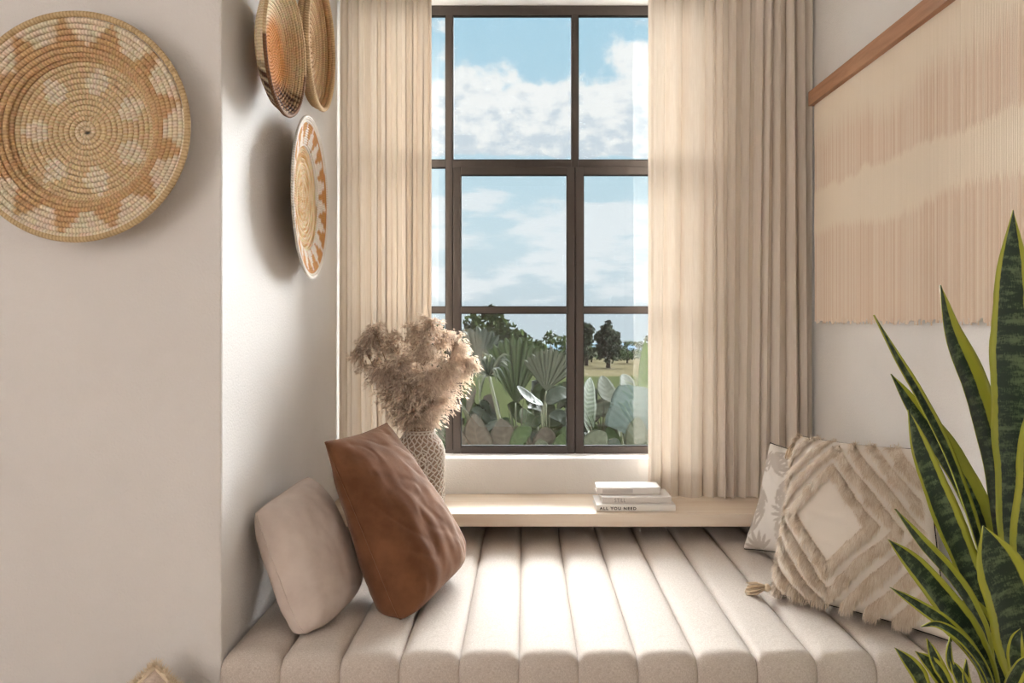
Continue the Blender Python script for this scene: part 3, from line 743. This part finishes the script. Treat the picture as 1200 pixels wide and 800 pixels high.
# ------------------------------------------------------------------ snake plant in a pot
PX, PY = .955, 1.47
plant = thing('snake_plant', (PX, PY, .40), 'tall snake plant with dark banded leaves and yellow edges at the right', 'plant')
M['pot'] = mat('white_pot', (.82, .80, .78), .4, .03, 5)
M['soil'] = mat('soil', (.05, .035, .025), .95, .4, 60, .004, 120)
pot = thing('flower_pot', (PX, PY, 0), 'white round floor pot holding the snake plant', 'pot')
vs, fs = lathe([(.001, 0), (.10, 0), (.108, .008), (.150, .43), (.152, .44), (.146, .444), (.140, .44), (.134, .385), (.001, .38)], (PX, PY, 0.0), 48); obj('body', vs, fs, M['pot'], pot)
vs, fs = lathe([(.001, 0), (.1355, .0), (.1355, .012), (.001, .016)], (PX, PY, .384), 40); obj('soil', vs, fs, M['soil'], pot)
def leafmat(t, b, tcn, mp):
    uv = N(t, 'ShaderNodeUVMap', uv_map='UVMap'); sp = N(t, 'ShaderNodeSeparateXYZ'); t.links.new(uv.outputs[0], sp.inputs[0])
    def nz(sx, sy, scale, det=4.0):
        m2 = N(t, 'ShaderNodeMapping'); t.links.new(uv.outputs[0], m2.inputs[0]); m2.inputs['Scale'].default_value = (sx, sy, 1)
        n = N(t, 'ShaderNodeTexNoise', ins={'Scale': scale, 'Detail': det, 'Roughness': .65}); t.links.new(m2.outputs[0], n.inputs['Vector']); return n.outputs[0]
    bands = SMOOTH(t, MATH(t, 'ADD', MATH(t, 'MULTIPLY', nz(.7, 17, 1.0, 6), .72), MATH(t, 'MULTIPLY', nz(16, 34, 1.0), .28)), .47, .60)
    green = MIXC(t, bands, (.012, .030, .014), (.105, .150, .070))
    edge = MATH(t, 'ABSOLUTE', sp.outputs[0])
    e2 = MATH(t, 'ADD', edge, MATH(t, 'MULTIPLY', MATH(t, 'SUBTRACT', nz(1, 12, 1.0), .5), .16))
    yel = MIXC(t, nz(2, 6, 1.0), (.30, .36, .035), (.46, .42, .05))
    t.links.new(MIXC(t, SMOOTH(t, e2, .60, .66), green, yel), b.inputs['Base Color'])
M['snake'] = mat('snake_leaf', rough=.38, spec=.4, extra=leafmat); leafy(M['snake'], .10)
def blade(pts, hw, face, parent, m, name='leaf', curve=.25, prof=None, n=44, across=11, thick=.0022, twist=0.0, label=None, uoff=0.0, base=True):
    """strap leaf along pts (base -> tip): folded cross-section, two skins"""
    path = catmull(pts, n); vs, fs, uvs = [], [], []; L = 0; rr = random.Random(int(abs(pts[-1][0] * 9999)))
    for i, p in enumerate(path):
        s = i / n; tg = (path[min(i + 1, n)] - path[max(i - 1, 0)]).normalized()
        if i: L += (p - path[i - 1]).length
        fc = Vector(face).normalized(); sd = tg.cross(fc).normalized(); fc = sd.cross(tg).normalized()
        ang = twist * s; sd, fc = sd * math.cos(ang) + fc * math.sin(ang), fc * math.cos(ang) - sd * math.sin(ang)
        w = hw * (prof(s) if prof else (.50 + .50 * sm(0, .5, s)) * (1 - max(0, (s - .52) / .48) ** 2.4))
        w = max(w, .0006); wav = 1 + .04 * math.sin(L * 38 + rr.random())
        for q in range(across):
            u = -1 + 2 * q / (across - 1); o_ = p + sd * (w * u * wav) + fc * (curve * w * u * u)
            vs.append(o_ + fc * thick * (1 - u ** 4)); uvs.append((u + uoff, L * 3.0 + hw * 70))
        for q in range(across - 2, 0, -1):
            u = -1 + 2 * q / (across - 1); o_ = p + sd * (w * u * wav) + fc * (curve * w * u * u)
            vs.append(o_ - fc * thick * (1 - u ** 4)); uvs.append((u + uoff, L * 3.0 + hw * 70))
    ring = 2 * across - 2
    for i in range(n):
        for k in range(ring): a = i * ring + k; b_ = i * ring + (k + 1) % ring; fs.append((a, b_, b_ + ring, a + ring))
    o = obj(name, vs, fs, m, parent, uvs=uvs)
    if label: o['label'] = label
    return o
def sl_(pts, hwpx, fx=0.0, **kw):      # leaf from picture points listed tip -> base with depths; root in the soil
    P = [at(*p) for p in pts]; P.reverse()
    blade(P, hwpx * pts[len(pts) // 2][2] / 900, (fx, -1, .15), plant, M['snake'], **kw)
R1 = .398
def root(dx, dy): return Vector((PX + dx, PY + dy, R1))
def sl2(tips, hwpx, rt, fx=0.0, **kw):
    P = [at(*p) for p in tips]; P.append(root(*rt)); P.reverse()
    y = tips[len(tips) // 2][2]
    blade(P, hwpx * y / 900, (fx, -1, .15), plant, M['snake'], **kw)
sl2([(1187, 246, 1.52), (1183, 330, 1.53), (1183, 430, 1.54), (1188, 560, 1.53), (1192, 700, 1.51)], 27, (.045, .04), -.1, curve=.35)
sl2([(1102, 334, 1.60), (1113, 392, 1.60), (1136, 452, 1.60), (1158, 530, 1.58), (1174, 640, 1.54), (1182, 740, 1.50)], 21, (.01, .06), .25, curve=.5, uoff=.24)
sl2([(1226, 425, 1.44), (1218, 500, 1.45), (1213, 580, 1.46), (1206, 700, 1.46)], 24, (.07, -.01), -.3, curve=.35)
sl2([(1024, 369, 1.62), (1050, 420, 1.62), (1078, 470, 1.62), (1112, 540, 1.60), (1146, 640, 1.56), (1168, 740, 1.52)], 9, (-.02, .07), .5, curve=.6)
sl2([(1044, 438, 1.66), (1074, 486, 1.66), (1112, 540, 1.65), (1146, 610, 1.62), (1170, 720, 1.55)], 17, (0, .085), .1, curve=.5, uoff=.22)
sl2([(1064, 480, 1.55), (1077, 530, 1.55), (1100, 592, 1.55), (1128, 660, 1.54), (1156, 740, 1.50)], 19, (-.04, .03), .2, curve=.4)
sl2([(1152, 616, 1.36), (1168, 665, 1.36), (1187, 720, 1.37), (1200, 790, 1.38)], 34, (.03, -.07), -.1, curve=.35)
sl2([(1049, 596, 1.50), (1078, 634, 1.50), (1112, 672, 1.50), (1138, 712, 1.48), (1158, 770, 1.46)], 10, (-.05, .0), .4, curve=.5, uoff=.25)
sl2([(1041, 632, 1.46), (1070, 662, 1.46), (1104, 704, 1.46), (1138, 752, 1.45), (1160, 810, 1.44)], 17, (-.06, -.02), .15, curve=.4)
sl2([(1043, 688, 1.42), (1074, 708, 1.42), (1108, 732, 1.42), (1140, 768, 1.42), (1162, 820, 1.42)], 9, (-.05, -.04), .2, curve=.5)
sl2([(1079, 734, 1.40), (1098, 731, 1.40), (1126, 748, 1.40), (1152, 782, 1.40), (1168, 830, 1.41)], 6, (-.03, -.05), .2, curve=.5)
for tip, mid, hw in (((1049, 759), (1072, 786), 10), ((1073, 763), (1096, 786), 11), ((1086, 748), (1096, 776), 8), ((1113, 746), (1112, 776), 5), ((1113, 772), (1124, 795), 9), ((1132, 772), (1132, 800), 6)):
    P = [at(*tip, 1.36), at(*mid, 1.36), at(mid[0] + 18, mid[1] + 34, 1.365), root(-.075 + (tip[0] - 1080) * .0006, -.065)]; P.reverse()
    blade(P, hw * 1.36 / 900, (.1, -1, .3), plant, M['snake'], n=26, across=9, curve=.5, prof=lambda s: (.5 + .5 * sm(0, .6, s)) * (1 - max(0, (s - .6) / .4) ** 2.2))
sl2([(1196, 736, 1.33), (1190, 752, 1.325), (1190, 775, 1.33), (1200, 815, 1.35)], 9, (.03, -.10), -.4, curve=.5)
sl2([(1203, 768, 1.30), (1192, 782, 1.30), (1180, 808, 1.31), (1178, 840, 1.33)], 11, (.0, -.11), .1, curve=.5)
sl2([(1170, 560, 1.62), (1178, 640, 1.60), (1184, 730, 1.55)], 22, (.03, .09), 0, curve=.4)
sl2([(1140, 640, 1.58), (1158, 700, 1.56), (1174, 770, 1.52)], 24, (-.01, .09), 0, curve=.4)
sl2([(1128, 690, 1.52), (1150, 740, 1.50), (1170, 800, 1.48)], 20, (-.03, .05), 0, curve=.4)

# ------------------------------------------------------------------ fringed floor cushion tip at the lower left
M['floorcush'] = mat('pinkish_canvas', rough=.9, extra=linen(srgb(214, 198, 186), srgb(196, 178, 164), 500))
apex = at(184, 777, 1.90)
fcx, fcy = apex.x, apex.y; hd = apex.z * .5
tc_ = thing('floor_cushion', (fcx, 1.86, 0), 'square floor cushion with a cream fringe standing on its point against the wall', 'cushion')
def fcp(u, v, s):
    a, b_ = (u - v) * .5, (u + v) * .5           # on point
    q = max(0, 1 - abs(u) ** 2.4) * max(0, 1 - abs(v) ** 2.4)
    z = hd * (1 + b_ * .985) ; lean = (z / (2 * hd)) * .055
    return Vector((fcx + a * hd * .98, 1.84 + lean - s * .05 * q ** .45, max(z, .004)))
n = 28; vs, fs, idx = [], [], {}
for s in (1, -1):
    for j in range(n + 1):
        for i in range(n + 1):
            if s == -1 and (i in (0, n) or j in (0, n)): idx[(s, i, j)] = idx[(1, i, j)]; continue
            idx[(s, i, j)] = len(vs); vs.append(fcp(-1 + 2 * i / n, -1 + 2 * j / n, s))
    for j in range(n):
        for i in range(n):
            q = [idx[(s, i, j)], idx[(s, i + 1, j)], idx[(s, i + 1, j + 1)], idx[(s, i, j + 1)]]; fs.append(q if s == 1 else q[::-1])
obj('cover', vs, fs, M['floorcush'], tc_)
rnd = random.Random(4); vs, fs, cols = [], [], []
for i in range(5200):
    e = rnd.randrange(4); f = rnd.uniform(-1, 1); u, v = ((f, 1), (1, f), (f, -1), (-1, f))[e]
    p = fcp(u, v, 1); od = Vector((u - v, 0, u + v)).normalized()
    d = (od * .8 + Vector((rnd.uniform(-.6, .6), rnd.uniform(-.9, .5), rnd.uniform(-.5, .5)))).normalized(); L = rnd.uniform(.012, .024)
    sd = d.cross(Vector((rnd.uniform(-1, 1), 1, rnd.uniform(-1, 1)))).normalized() * .0015; p = p + d * .004; q = p + d * L
    if q.z < .002: continue
    b0 = len(vs); vs += [p - sd, p + sd, q]; fs.append((b0, b0 + 1, b0 + 2)); cols += [lerp(srgb(228, 208, 178), srgb(248, 238, 220), rnd.random())] * 3
rg = [fcp(-1 + 2 * i / 20, -1, 1) for i in range(20)] + [fcp(1, -1 + 2 * i / 20, 1) for i in range(20)] + [fcp(1 - 2 * i / 20, 1, 1) for i in range(20)] + [fcp(-1, 1 - 2 * i / 20, 1) for i in range(21)]
for q in rg: q.z = max(q.z, .010)
tv, tf = tube(rg, .0085, 8); obj('border_cord', tv, tf, M['fur'], tc_, cols=[srgb(236, 220, 194)] * len(tv))
o = obj('fringe', vs, fs, M['fur'], tc_, cols=cols); o['kind'] = 'stuff'

# ------------------------------------------------------------------ outdoors: falling meadow, trees, hills
def ground_z(y): return .25 - 3.4 * sm(5, 70, y) - 6.5 * sm(75, 300, y) if y > 5 else .25
ys = [3.52, 4, 5, 6, 8, 10, 13, 17, 22, 28, 36, 46, 58, 70, 90, 120, 170, 260]; vs, fs = [], []
nx = 40
for j, y in enumerate(ys):
    for i in range(nx + 1):
        x = (-1 + 2 * i / nx) * (8 + y * 1.1); vs.append((x, y, ground_z(y) + (.10 * mn.noise(Vector((x * .3, y * .3, 0))) if 5 < y < 200 else 0)))
for j in range(len(ys) - 1):
    for i in range(nx): a = j * (nx + 1) + i; fs.append((a, a + 1, a + nx + 2, a + nx + 1))
def meadow(t, b, tcn, mp):
    sp = N(t, 'ShaderNodeSeparateXYZ'); t.links.new(tcn.outputs['Object'], sp.inputs[0])
    nz = N(t, 'ShaderNodeTexNoise', ins={'Scale': .35, 'Detail': 8.0, 'Roughness': .65}); t.links.new(tcn.outputs['Object'], nz.inputs['Vector'])
    n2 = N(t, 'ShaderNodeTexNoise', ins={'Scale': 9.0, 'Detail': 6.0, 'Roughness': .7}); t.links.new(tcn.outputs['Object'], n2.inputs['Vector'])
    yy = MATH(t, 'ADD', sp.outputs[1], MATH(t, 'MULTIPLY', nz.outputs[0], 10.0))
    c = MIXC(t, SMOOTH(t, n2.outputs[0], .3, .7), (.010, .013, .005), (.020, .023, .010))
    c2 = MIXC(t, SMOOTH(t, n2.outputs[0], .3, .7), (.030, .026, .015), (.045, .039, .023))
    c3 = MIXC(t, SMOOTH(t, n2.outputs[0], .3, .7), (.013, .016, .007), (.024, .025, .011))
    t.links.new(MIXC(t, SMOOTH(t, yy, 48, 56), MIXC(t, SMOOTH(t, yy, 24, 34), c, c3), MIXC(t, SMOOTH(t, yy, 88, 100), c2, (.012, .017, .012))), b.inputs['Base Color'])
M['meadow'] = mat('meadow', rough=1.0, spec=0, extra=meadow)
struct(obj('ground', vs, fs, M['meadow'], None, (0, 3.5, 0)))
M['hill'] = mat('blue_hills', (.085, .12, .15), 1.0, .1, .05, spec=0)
vs, fs = [], []
for i in range(81):
    x = -320 + 8 * i; h = -7.2 + 3.5 * abs(mn.noise(Vector((x * .012, 2, 0))))
    for (dy, z) in ((0, -11), (6, h), (40, h - 1), (60, -11)): vs.append((x, 262 + dy, z))
for i in range(80):
    for k in range(3): a = i * 4 + k; fs.append((a, a + 4, a + 5, a + 1))
struct(obj('hill_ridge', vs, fs, M['hill'], None, (0, 262, -9)))
M['foliage_dark'] = mat('dark_foliage', rough=1.0, spec=0, vcol=True)
M['bark'] = mat('bark', (.06, .045, .035), .9, .3, 20)
def tree(px0, px1, ptop, y, label, seed, base=None, c0=(.012, .020, .008), c1=(.045, .060, .020), n=1500, pointy=.0, name='tree', group='trees beyond the meadow', loose=.0):
    rnd = random.Random(seed); gz = ground_z(y) if base is None else base; x0, x1 = (px0 - 616) * y / 900, (px1 - 616) * y / 900; zt = CZ + (375 - ptop) * y / 900
    cx = (x0 + x1) / 2; w = (x1 - x0) / 2; h = zt - gz
    th = thing(name, (cx, y, gz), label, 'tree', group)
    tv, tf = tube([(cx, y, gz), (cx + .05 * w, y, gz + h * .3), (cx, y, gz + h * .75)], [.05 * h, .035 * h, .01 * h], 7); obj('trunk', tv, tf, M['bark'], th)
    blobs = []
    for k in range(16):
        f = rnd.uniform(.22, .84); ww = 1.5 * w * (1 - pointy * f) * (1 - .35 * abs(f - .5))
        a = rnd.uniform(0, 2 * PI); rr = rnd.uniform(.2, .75) * ww
        blobs.append((Vector((cx + rr * math.cos(a), y + rr * math.sin(a) * .8, gz + h * f)), ww * rnd.uniform(.32, .55), h * rnd.uniform(.10, .16)))
    blobs.append((Vector((cx, y, zt - h * .14)), w * (.45 - .3 * pointy), h * .14)); blobs.append((Vector((cx, y, gz + h * .25)), w * .8, h * .16))
    vs, fs, cols = [], [], []
    for i in range(n):
        c, rw, rh = blobs[rnd.randrange(len(blobs))]
        d = Vector((rnd.gauss(0, 1), rnd.gauss(0, 1), rnd.gauss(0, 1))).normalized() * (rnd.random() ** .35)
        p = c + Vector((d.x * rw, d.y * rw, d.z * rh)); s = h * rnd.uniform(.03, .075) * (1 - loose * .4)
        a = Vector((rnd.gauss(0, 1), rnd.gauss(0, 1), rnd.gauss(0, 1))).normalized(); b_ = a.orthogonal().normalized()
        b0 = len(vs); vs += [p - a * s, p + b_ * s * .6, p + a * s, p - b_ * s * .6]; fs.append((b0, b0 + 1, b0 + 2, b0 + 3))
        cc = lerp(c0, c1, rnd.random()); cols += [cc] * 4
    o = obj('crown', vs, fs, M['foliage_dark'], th, cols=cols, smooth=False); o['kind'] = 'stuff'
tree(548, 598, 357, 40, 'tall dark tree with a loose crown seen behind the left sash', 1, n=1600, loose=.4)
tree(528, 566, 384, 44, 'rounded dark tree at the left edge of the left sash', 2, n=1200)
tree(586, 630, 386, 46, 'broad dark tree right of the tallest tree outside', 3, n=1300)
tree(622, 668, 388, 50, 'low dark tree beside the centre mullion', 4, n=1300)
tree(676, 698, 377, 76, 'slim tree just right of the centre mullion', 5, pointy=.4, n=900, c0=(.018, .024, .016), c1=(.045, .055, .03))
tree(694, 731, 375, 72, 'pointed spruce tree in the middle of the right sash', 6, pointy=.65, n=1300, c0=(.014, .02, .014), c1=(.04, .048, .028))
tree(722, 748, 398, 80, 'low round bush tree right of the spruce', 7, n=800, c0=(.02, .03, .012), c1=(.05, .07, .03))
tree(746, 772, 393, 94, 'dark bush tree at the right curtain edge', 8, n=800, c0=(.014, .022, .010), c1=(.04, .055, .022))
tree(674, 712, 404, 82, 'wide low hedge tree under the slim tree', 9, n=800, c0=(.02, .03, .014), c1=(.05, .06, .03))
for q, (a_, b_, c_) in enumerate(((672, 698, 404), (720, 742, 406), (768, 792, 403))):
    tree(a_, b_, c_, 88 + q, ('low hedge at the foot of the slim tree behind the centre mullion', 'low hedge at the foot of the spruce across the field', 'low hedge beside the right curtain edge across the field')[q], 60 + q, n=900, name='hedge', c0=(.014, .022, .010), c1=(.035, .045, .02))
tree(500, 528, 380, 60, 'dark tree seen through the narrow left window light', 10, n=900)

# ------------------------------------------------------------------ garden plants close outside the glass
def greenmat(name, c0, c1, rough=.4, tr=.3, rib=60.0):
    def ex(t, b, tcn, mp):
        uv = N(t, 'ShaderNodeUVMap', uv_map='UVMap'); sp = N(t, 'ShaderNodeSeparateXYZ'); t.links.new(uv.outputs[0], sp.inputs[0])
        w = MATH(t, 'SINE', MATH(t, 'ADD', MATH(t, 'MULTIPLY', sp.outputs[1], rib), MATH(t, 'MULTIPLY', MATH(t, 'ABSOLUTE', sp.outputs[0]), -7.0)))
        f = MATH(t, 'MULTIPLY_ADD', w, .28, .4)
        mid = SMOOTH(t, MATH(t, 'ABSOLUTE', sp.outputs[0]), .03, .08)
        t.links.new(MIXC(t, mid, c1, MIXC(t, f, c0, c1)), b.inputs['Base Color'])
        bp = N(t, 'ShaderNodeBump', ins={'Strength': .18, 'Distance': .003, 'Height': w}); t.links.new(bp.outputs[0], b.inputs['Normal'])
    return leafy(mat(name, rough=rough + .15, spec=.18, extra=ex), tr)
M['g_mid'] = greenmat('mid_green_leaf', (.011, .022, .005), (.024, .038, .010))
M['g_dark'] = greenmat('dark_gloss_leaf', (.004, .009, .004), (.010, .016, .008), .32, .1)
M['g_blue'] = greenmat('blue_green_leaf', (.032, .048, .042), (.055, .072, .064), .45, .2)
M['g_bright'] = greenmat('bright_green_leaf', (.035, .065, .008), (.055, .09, .014), .4, .4)
M['g_brown'] = greenmat('brown_dry_leaf', (.022, .018, .012), (.045, .037, .026), .5, .2)
M['g_pale'] = greenmat('pale_green_leaf', (.026, .032, .018), (.048, .052, .034), .45, .3)
M['g_stalk'] = mat('green_stalk', (.05, .055, .025), .5, .2, 20)
oval = lambda s: math.sin(PI * min(1, .04 + s * .96)) ** .62
heart = lambda s: math.sin(PI * min(1, .22 + s * .78)) ** .8 if s > .02 else .3
def stalk(pts, r, th, nm='stalk'):
    tv, tf = tube(catmull(pts, 14), [r * (1 - .4 * i / 14) for i in range(15)], 6); return obj(nm, tv, tf, M['g_stalk'], th)
def gplant(name, root_px, y, label, leaves, cat='plant'):
    """leaves: (base px, tip px, half-width px, material, profile, facing, bend px)"""
    rp = at(root_px, 545, y); rp.z = ground_z(y) + .0
    th = thing(name, rp, label, cat, 'garden plants outside the window')
    for (bx, by), (tx, ty), hw, m, pf, fc, bend, dy in leaves:
        b = at(bx, by, y + dy); tp_ = at(tx, ty, y + dy * 1.6)
        md = (b + tp_) / 2 + Vector((bend[0] * y / 900, -.02, -bend[1] * y / 900))
        if (b - rp).length > .06: stalk([rp, (rp + b) / 2 + Vector((0, 0, .05)), b], .008, th)
        blade([b, md, tp_], hw * y / 900, fc, th, M[m], n=20, across=9, prof=pf, curve=.22, thick=.0008)
    return th
thin = lambda s: (1 - s) ** .6 * min(1, .35 + s * 3)
# spiky dracaena with a bare stem
th = thing('dracaena', (at(612, 545, 4.5).x, 4.5, .25), 'spiky dracaena with narrow drooping leaves outside the left sash', 'plant', 'garden plants outside the window')
rp = Vector((at(612, 545, 4.5).x, 4.5, .25)); hp = at(573, 440, 4.5); stalk([rp, (rp + hp) / 2 + Vector((-.01, 0, 0)), hp], .016, th, 'trunk')
rnd = random.Random(3)
for i in range(26):
    a = rnd.uniform(0, 2 * PI); e = rnd.uniform(-.5, 1.1); d = Vector((math.cos(a) * math.cos(e), math.sin(a) * math.cos(e) * .7, math.sin(e))); L = rnd.uniform(.15, .23)
    blade([hp, hp + d * L * .55 + Vector((0, 0, .02)), hp + d * L + Vector((0, 0, -.06))], .010, (d.z * d.x * .1, -1, .7), th, M[('g_mid', 'g_dark', 'g_pale')[i % 3]], n=12, across=5, prof=thin, thick=.0006)
# pleated fan palm: each pleat is a folded blade
def fan(cx, cy, y, rx, label, a0, a1, nb, m, root_px):
    hub = at(cx, cy, y); rp = Vector((at(root_px, 545, y).x, y, ground_z(y)))
    th = thing('fan_palm', rp, label, 'plant', 'garden plants outside the window')
    stalk([rp, (rp + hub) / 2, hub], .009, th)
    for i in range(nb):
        a = math.radians(a0 + (a1 - a0) * i / (nb - 1)); L = rx * y / 900 * (1 - .25 * abs(i / (nb - 1) - .5))
        d = Vector((math.cos(a), -.10 + .06 * (i % 2), math.sin(a)))
        blade([hub, hub + d * L * .5, hub + d * L], L * math.radians(abs(a1 - a0)) / nb * .62, (0, -1, .2), th, M[m], n=12, across=5, prof=lambda s: (s ** .8) * (1 - max(0, (s - .85) / .15) ** 2) + .03, curve=.5 if i % 2 else -.5, thick=.0006)
fan(640, 458, 4.7, 52, 'pale pleated fan palm leaf beside the centre mullion outside', 40, 125, 13, 'g_pale', 628)
fan(604, 472, 5.0, 80, 'tall folded fan palm leaf in the middle of the left sash', 62, 122, 11, 'g_mid', 606)
fan(560, 428, 5.2, 46, 'dark fan palm leaf below the trees at the far left', 20, 160, 13, 'g_dark', 566)
gplant('rubber_plant', 640, 4.25, 'glossy dark rubber plant with shiny leaves near the centre mullion', [
    ((636, 474), (606, 452), 9, 'g_dark', oval, (.2, -.5, 1), (0, 4), 0), ((640, 472), (668, 462), 10, 'g_dark', oval, (0, -1, .5), (0, -6), .02), ((634, 480), (618, 476), 8, 'g_dark', oval, (.1, -.6, .8), (0, -3), -.02),
    ((644, 486), (664, 498), 8, 'g_dark', oval, (0, -1, .6), (4, -4), .03), ((630, 500), (612, 478), 9, 'g_mid', oval, (.3, -1, .4), (-4, 0), .05), ((642, 500), (655, 478), 8, 'g_mid', oval, (0, -1, .3), (4, 0), .04),
    ((648, 520), (664, 500), 7, 'g_mid', oval, (0, -1, .3), (2, 0), .0), ((636, 524), (622, 506), 7, 'g_dark', oval, (0, -1, .3), (-2, 0), .0)])
gplant('canna', 572, 3.86, 'brownish canna with broad rolled leaves low in the left sash', [
    ((566, 535), (556, 484), 17, 'g_brown', heart, (.2, -1, .3), (-3, 0), 0), ((592, 535), (586, 490), 20, 'g_brown', heart, (-.2, -1, .3), (2, 0), .06), ((547, 536), (536, 504), 11, 'g_brown', oval, (.2, -1, .3), (-2, 0), -.03),
    ((600, 530), (622, 500), 10, 'g_mid', oval, (0, -1, .5), (0, -6), .0), ((556, 530), (533, 492), 4, 'g_pale', thin, (0, -1, .5), (0, -8), .05), ((560, 528), (533, 466), 4, 'g_pale', thin, (0, -1, .5), (0, -14), .05)])
gplant('canna', 624, 4.08, 'brown-leaved canna under the rubber plant, right half of the left sash', [
    ((612, 538), (606, 498), 15, 'g_brown', heart, (0, -1, .3), (0, 0), 0), ((630, 538), (640, 500), 15, 'g_brown', oval, (-.1, -1, .3), (3, 0), .05), ((648, 540), (660, 508), 12, 'g_mid', oval, (0, -1, .3), (3, 0), 0),
    ((620, 540), (596, 506), 9, 'g_mid', oval, (0, -1, .4), (-2, -4), -.05), ((640, 540), (632, 514), 9, 'g_pale', oval, (0, -1, .4), (-2, -4), -.08)])
gplant('banana_plant', 738, 4.15, 'blue-green banana plant with wide ribbed leaves low in the right sash', [
    ((728, 506), (744, 452), 27, 'g_blue', lambda s: .75 + .25 * math.sin(PI * s) if s < .97 else .4, (.1, -1, .5), (4, 0), 0), ((752, 500), (768, 456), 18, 'g_blue', oval, (-.3, -1, .5), (4, 0), .03),
    ((718, 470), (706, 440), 13, 'g_pale', oval, (.3, -1, .5), (-2, 4), .2), ((728, 465), (730, 438), 10, 'g_pale', oval, (0, -1, .8), (6, 0), .25), ((742, 535), (748, 488), 13, 'g_pale', oval, (-.3, -1, .2), (0, 0), -.1),
    ((726, 528), (684, 506), 6, 'g_dark', oval, (0, -.6, 1), (0, 8), -.05), ((730, 536), (712, 500), 10, 'g_mid', oval, (0, -1, .5), (-2, 0), .05)])
gplant('young_banana', 760, 4.5, 'bright green upright banana leaf at the right curtain edge', [((757, 500), (756, 398), 9, 'g_bright', oval, (.5, -1, .1), (-3, 0), 0), ((764, 500), (775, 420), 10, 'g_bright', oval, (.2, -1, .1), (3, 0), .05)])
gplant('elephant_ear', 694, 4.0, 'grey-green elephant ear with silvery ribs in the lower right sash', [
    ((688, 540), (710, 506), 16, 'g_pale', heart, (.1, -1, .6), (0, -6), 0), ((690, 505), (692, 442), 13, 'g_mid', oval, (.4, -1, .2), (-4, 0), .5), ((704, 540), (724, 514), 10, 'g_dark', oval, (0, -1, .5), (2, -3), .02), ((684, 536), (676, 500), 9, 'g_mid', oval, (.3, -1, .3), (-2, 0), .1)])
gplant('shrub', 515, 4.1, 'small green shrub outside the narrow left window light', [
    ((512, 530), (500, 480), 10, 'g_mid', oval, (.2, -1, .3), (-3, 0), 0), ((516, 530), (520, 470), 9, 'g_pale', oval, (0, -1, .3), (2, 0), .05), ((520, 535), (530, 495), 8, 'g_mid', oval, (0, -1, .3), (2, 0), -.05)])

def shrub(px0, px1, ptop, y, n, mats, seed, label, hw=(5, 11)):
    rnd = random.Random(seed); cx = (px0 + px1) / 2
    th = thing('shrub', (at(cx, 0, y).x, y, ground_z(y)), label, 'shrub', 'garden plants outside the window'); rp = ORG[th].copy()
    for i in range(5):
        e = at(px0 + (px1 - px0) * (i + .5) / 5, ptop + rnd.uniform(10, 40), y + rnd.uniform(-.08, .08)); stalk([rp + Vector((.02 * i - .04, 0, 0)), (rp + e) / 2 + Vector((0, 0, .05)), e], .007, th, 'stem')
    for i in range(n):
        px, py = rnd.uniform(px0, px1), rnd.uniform(ptop + 12, 545); yy = y + rnd.uniform(-.16, .16); b = at(px, py, yy)
        a = rnd.uniform(.15, PI - .15); L = rnd.uniform(22, 40) * y / 900; d = Vector((math.cos(a), rnd.uniform(-.5, .2), math.sin(a) * .9))
        blade([b, b + d * L * .55 + Vector((0, 0, .015)), b + d * L - Vector((0, 0, .02))], rnd.uniform(*hw) * y / 900, (rnd.uniform(-.5, .5), -1, rnd.uniform(.1, .9)), th, M[rnd.choice(mats)], n=10, across=5, prof=oval, thick=.0006, curve=.3)
shrub(530, 588, 470, 4.85, 34, ('g_mid', 'g_dark', 'g_brown', 'g_mid'), 41, 'dense leafy shrub behind the dracaena in the left sash')
shrub(602, 670, 455, 5.5, 38, ('g_mid', 'g_dark', 'g_pale', 'g_mid'), 42, 'dense leafy shrub behind the rubber plant by the centre mullion')
shrub(684, 768, 468, 4.9, 40, ('g_mid', 'g_dark', 'g_brown', 'g_pale'), 43, 'dense leafy shrub behind the banana plant in the right sash')

for px, y, top, sd_, lb in ((548, 4.0, 455, 71, 'thin arching grass tuft at the lower left of the left sash'), (608, 4.15, 462, 72, 'thin arching grass tuft between the two cannas'), (706, 4.3, 470, 73, 'thin arching grass tuft left of the banana plant')):
    rnd = random.Random(sd_); rp = Vector((at(px, 0, y).x, y, ground_z(y)))
    th = thing('grass_tuft', rp, lb, 'plant', 'garden plants outside the window')
    for i in range(13):
        a = rnd.uniform(-1.2, 1.2); tip = at(px + 34 * a, top + 40 * abs(a) + rnd.uniform(-8, 14), y + rnd.uniform(-.12, .1))
        md = rp.lerp(tip, .62) + Vector((-.02 * a, 0, .07)); blade([rp + Vector((.01 * a, 0, 0)), md, tip], .006, (.2 * a, -1, .6), th, M[('g_pale', 'g_mid', 'g_brown')[i % 3]], n=16, across=5, prof=thin, thick=.0006)
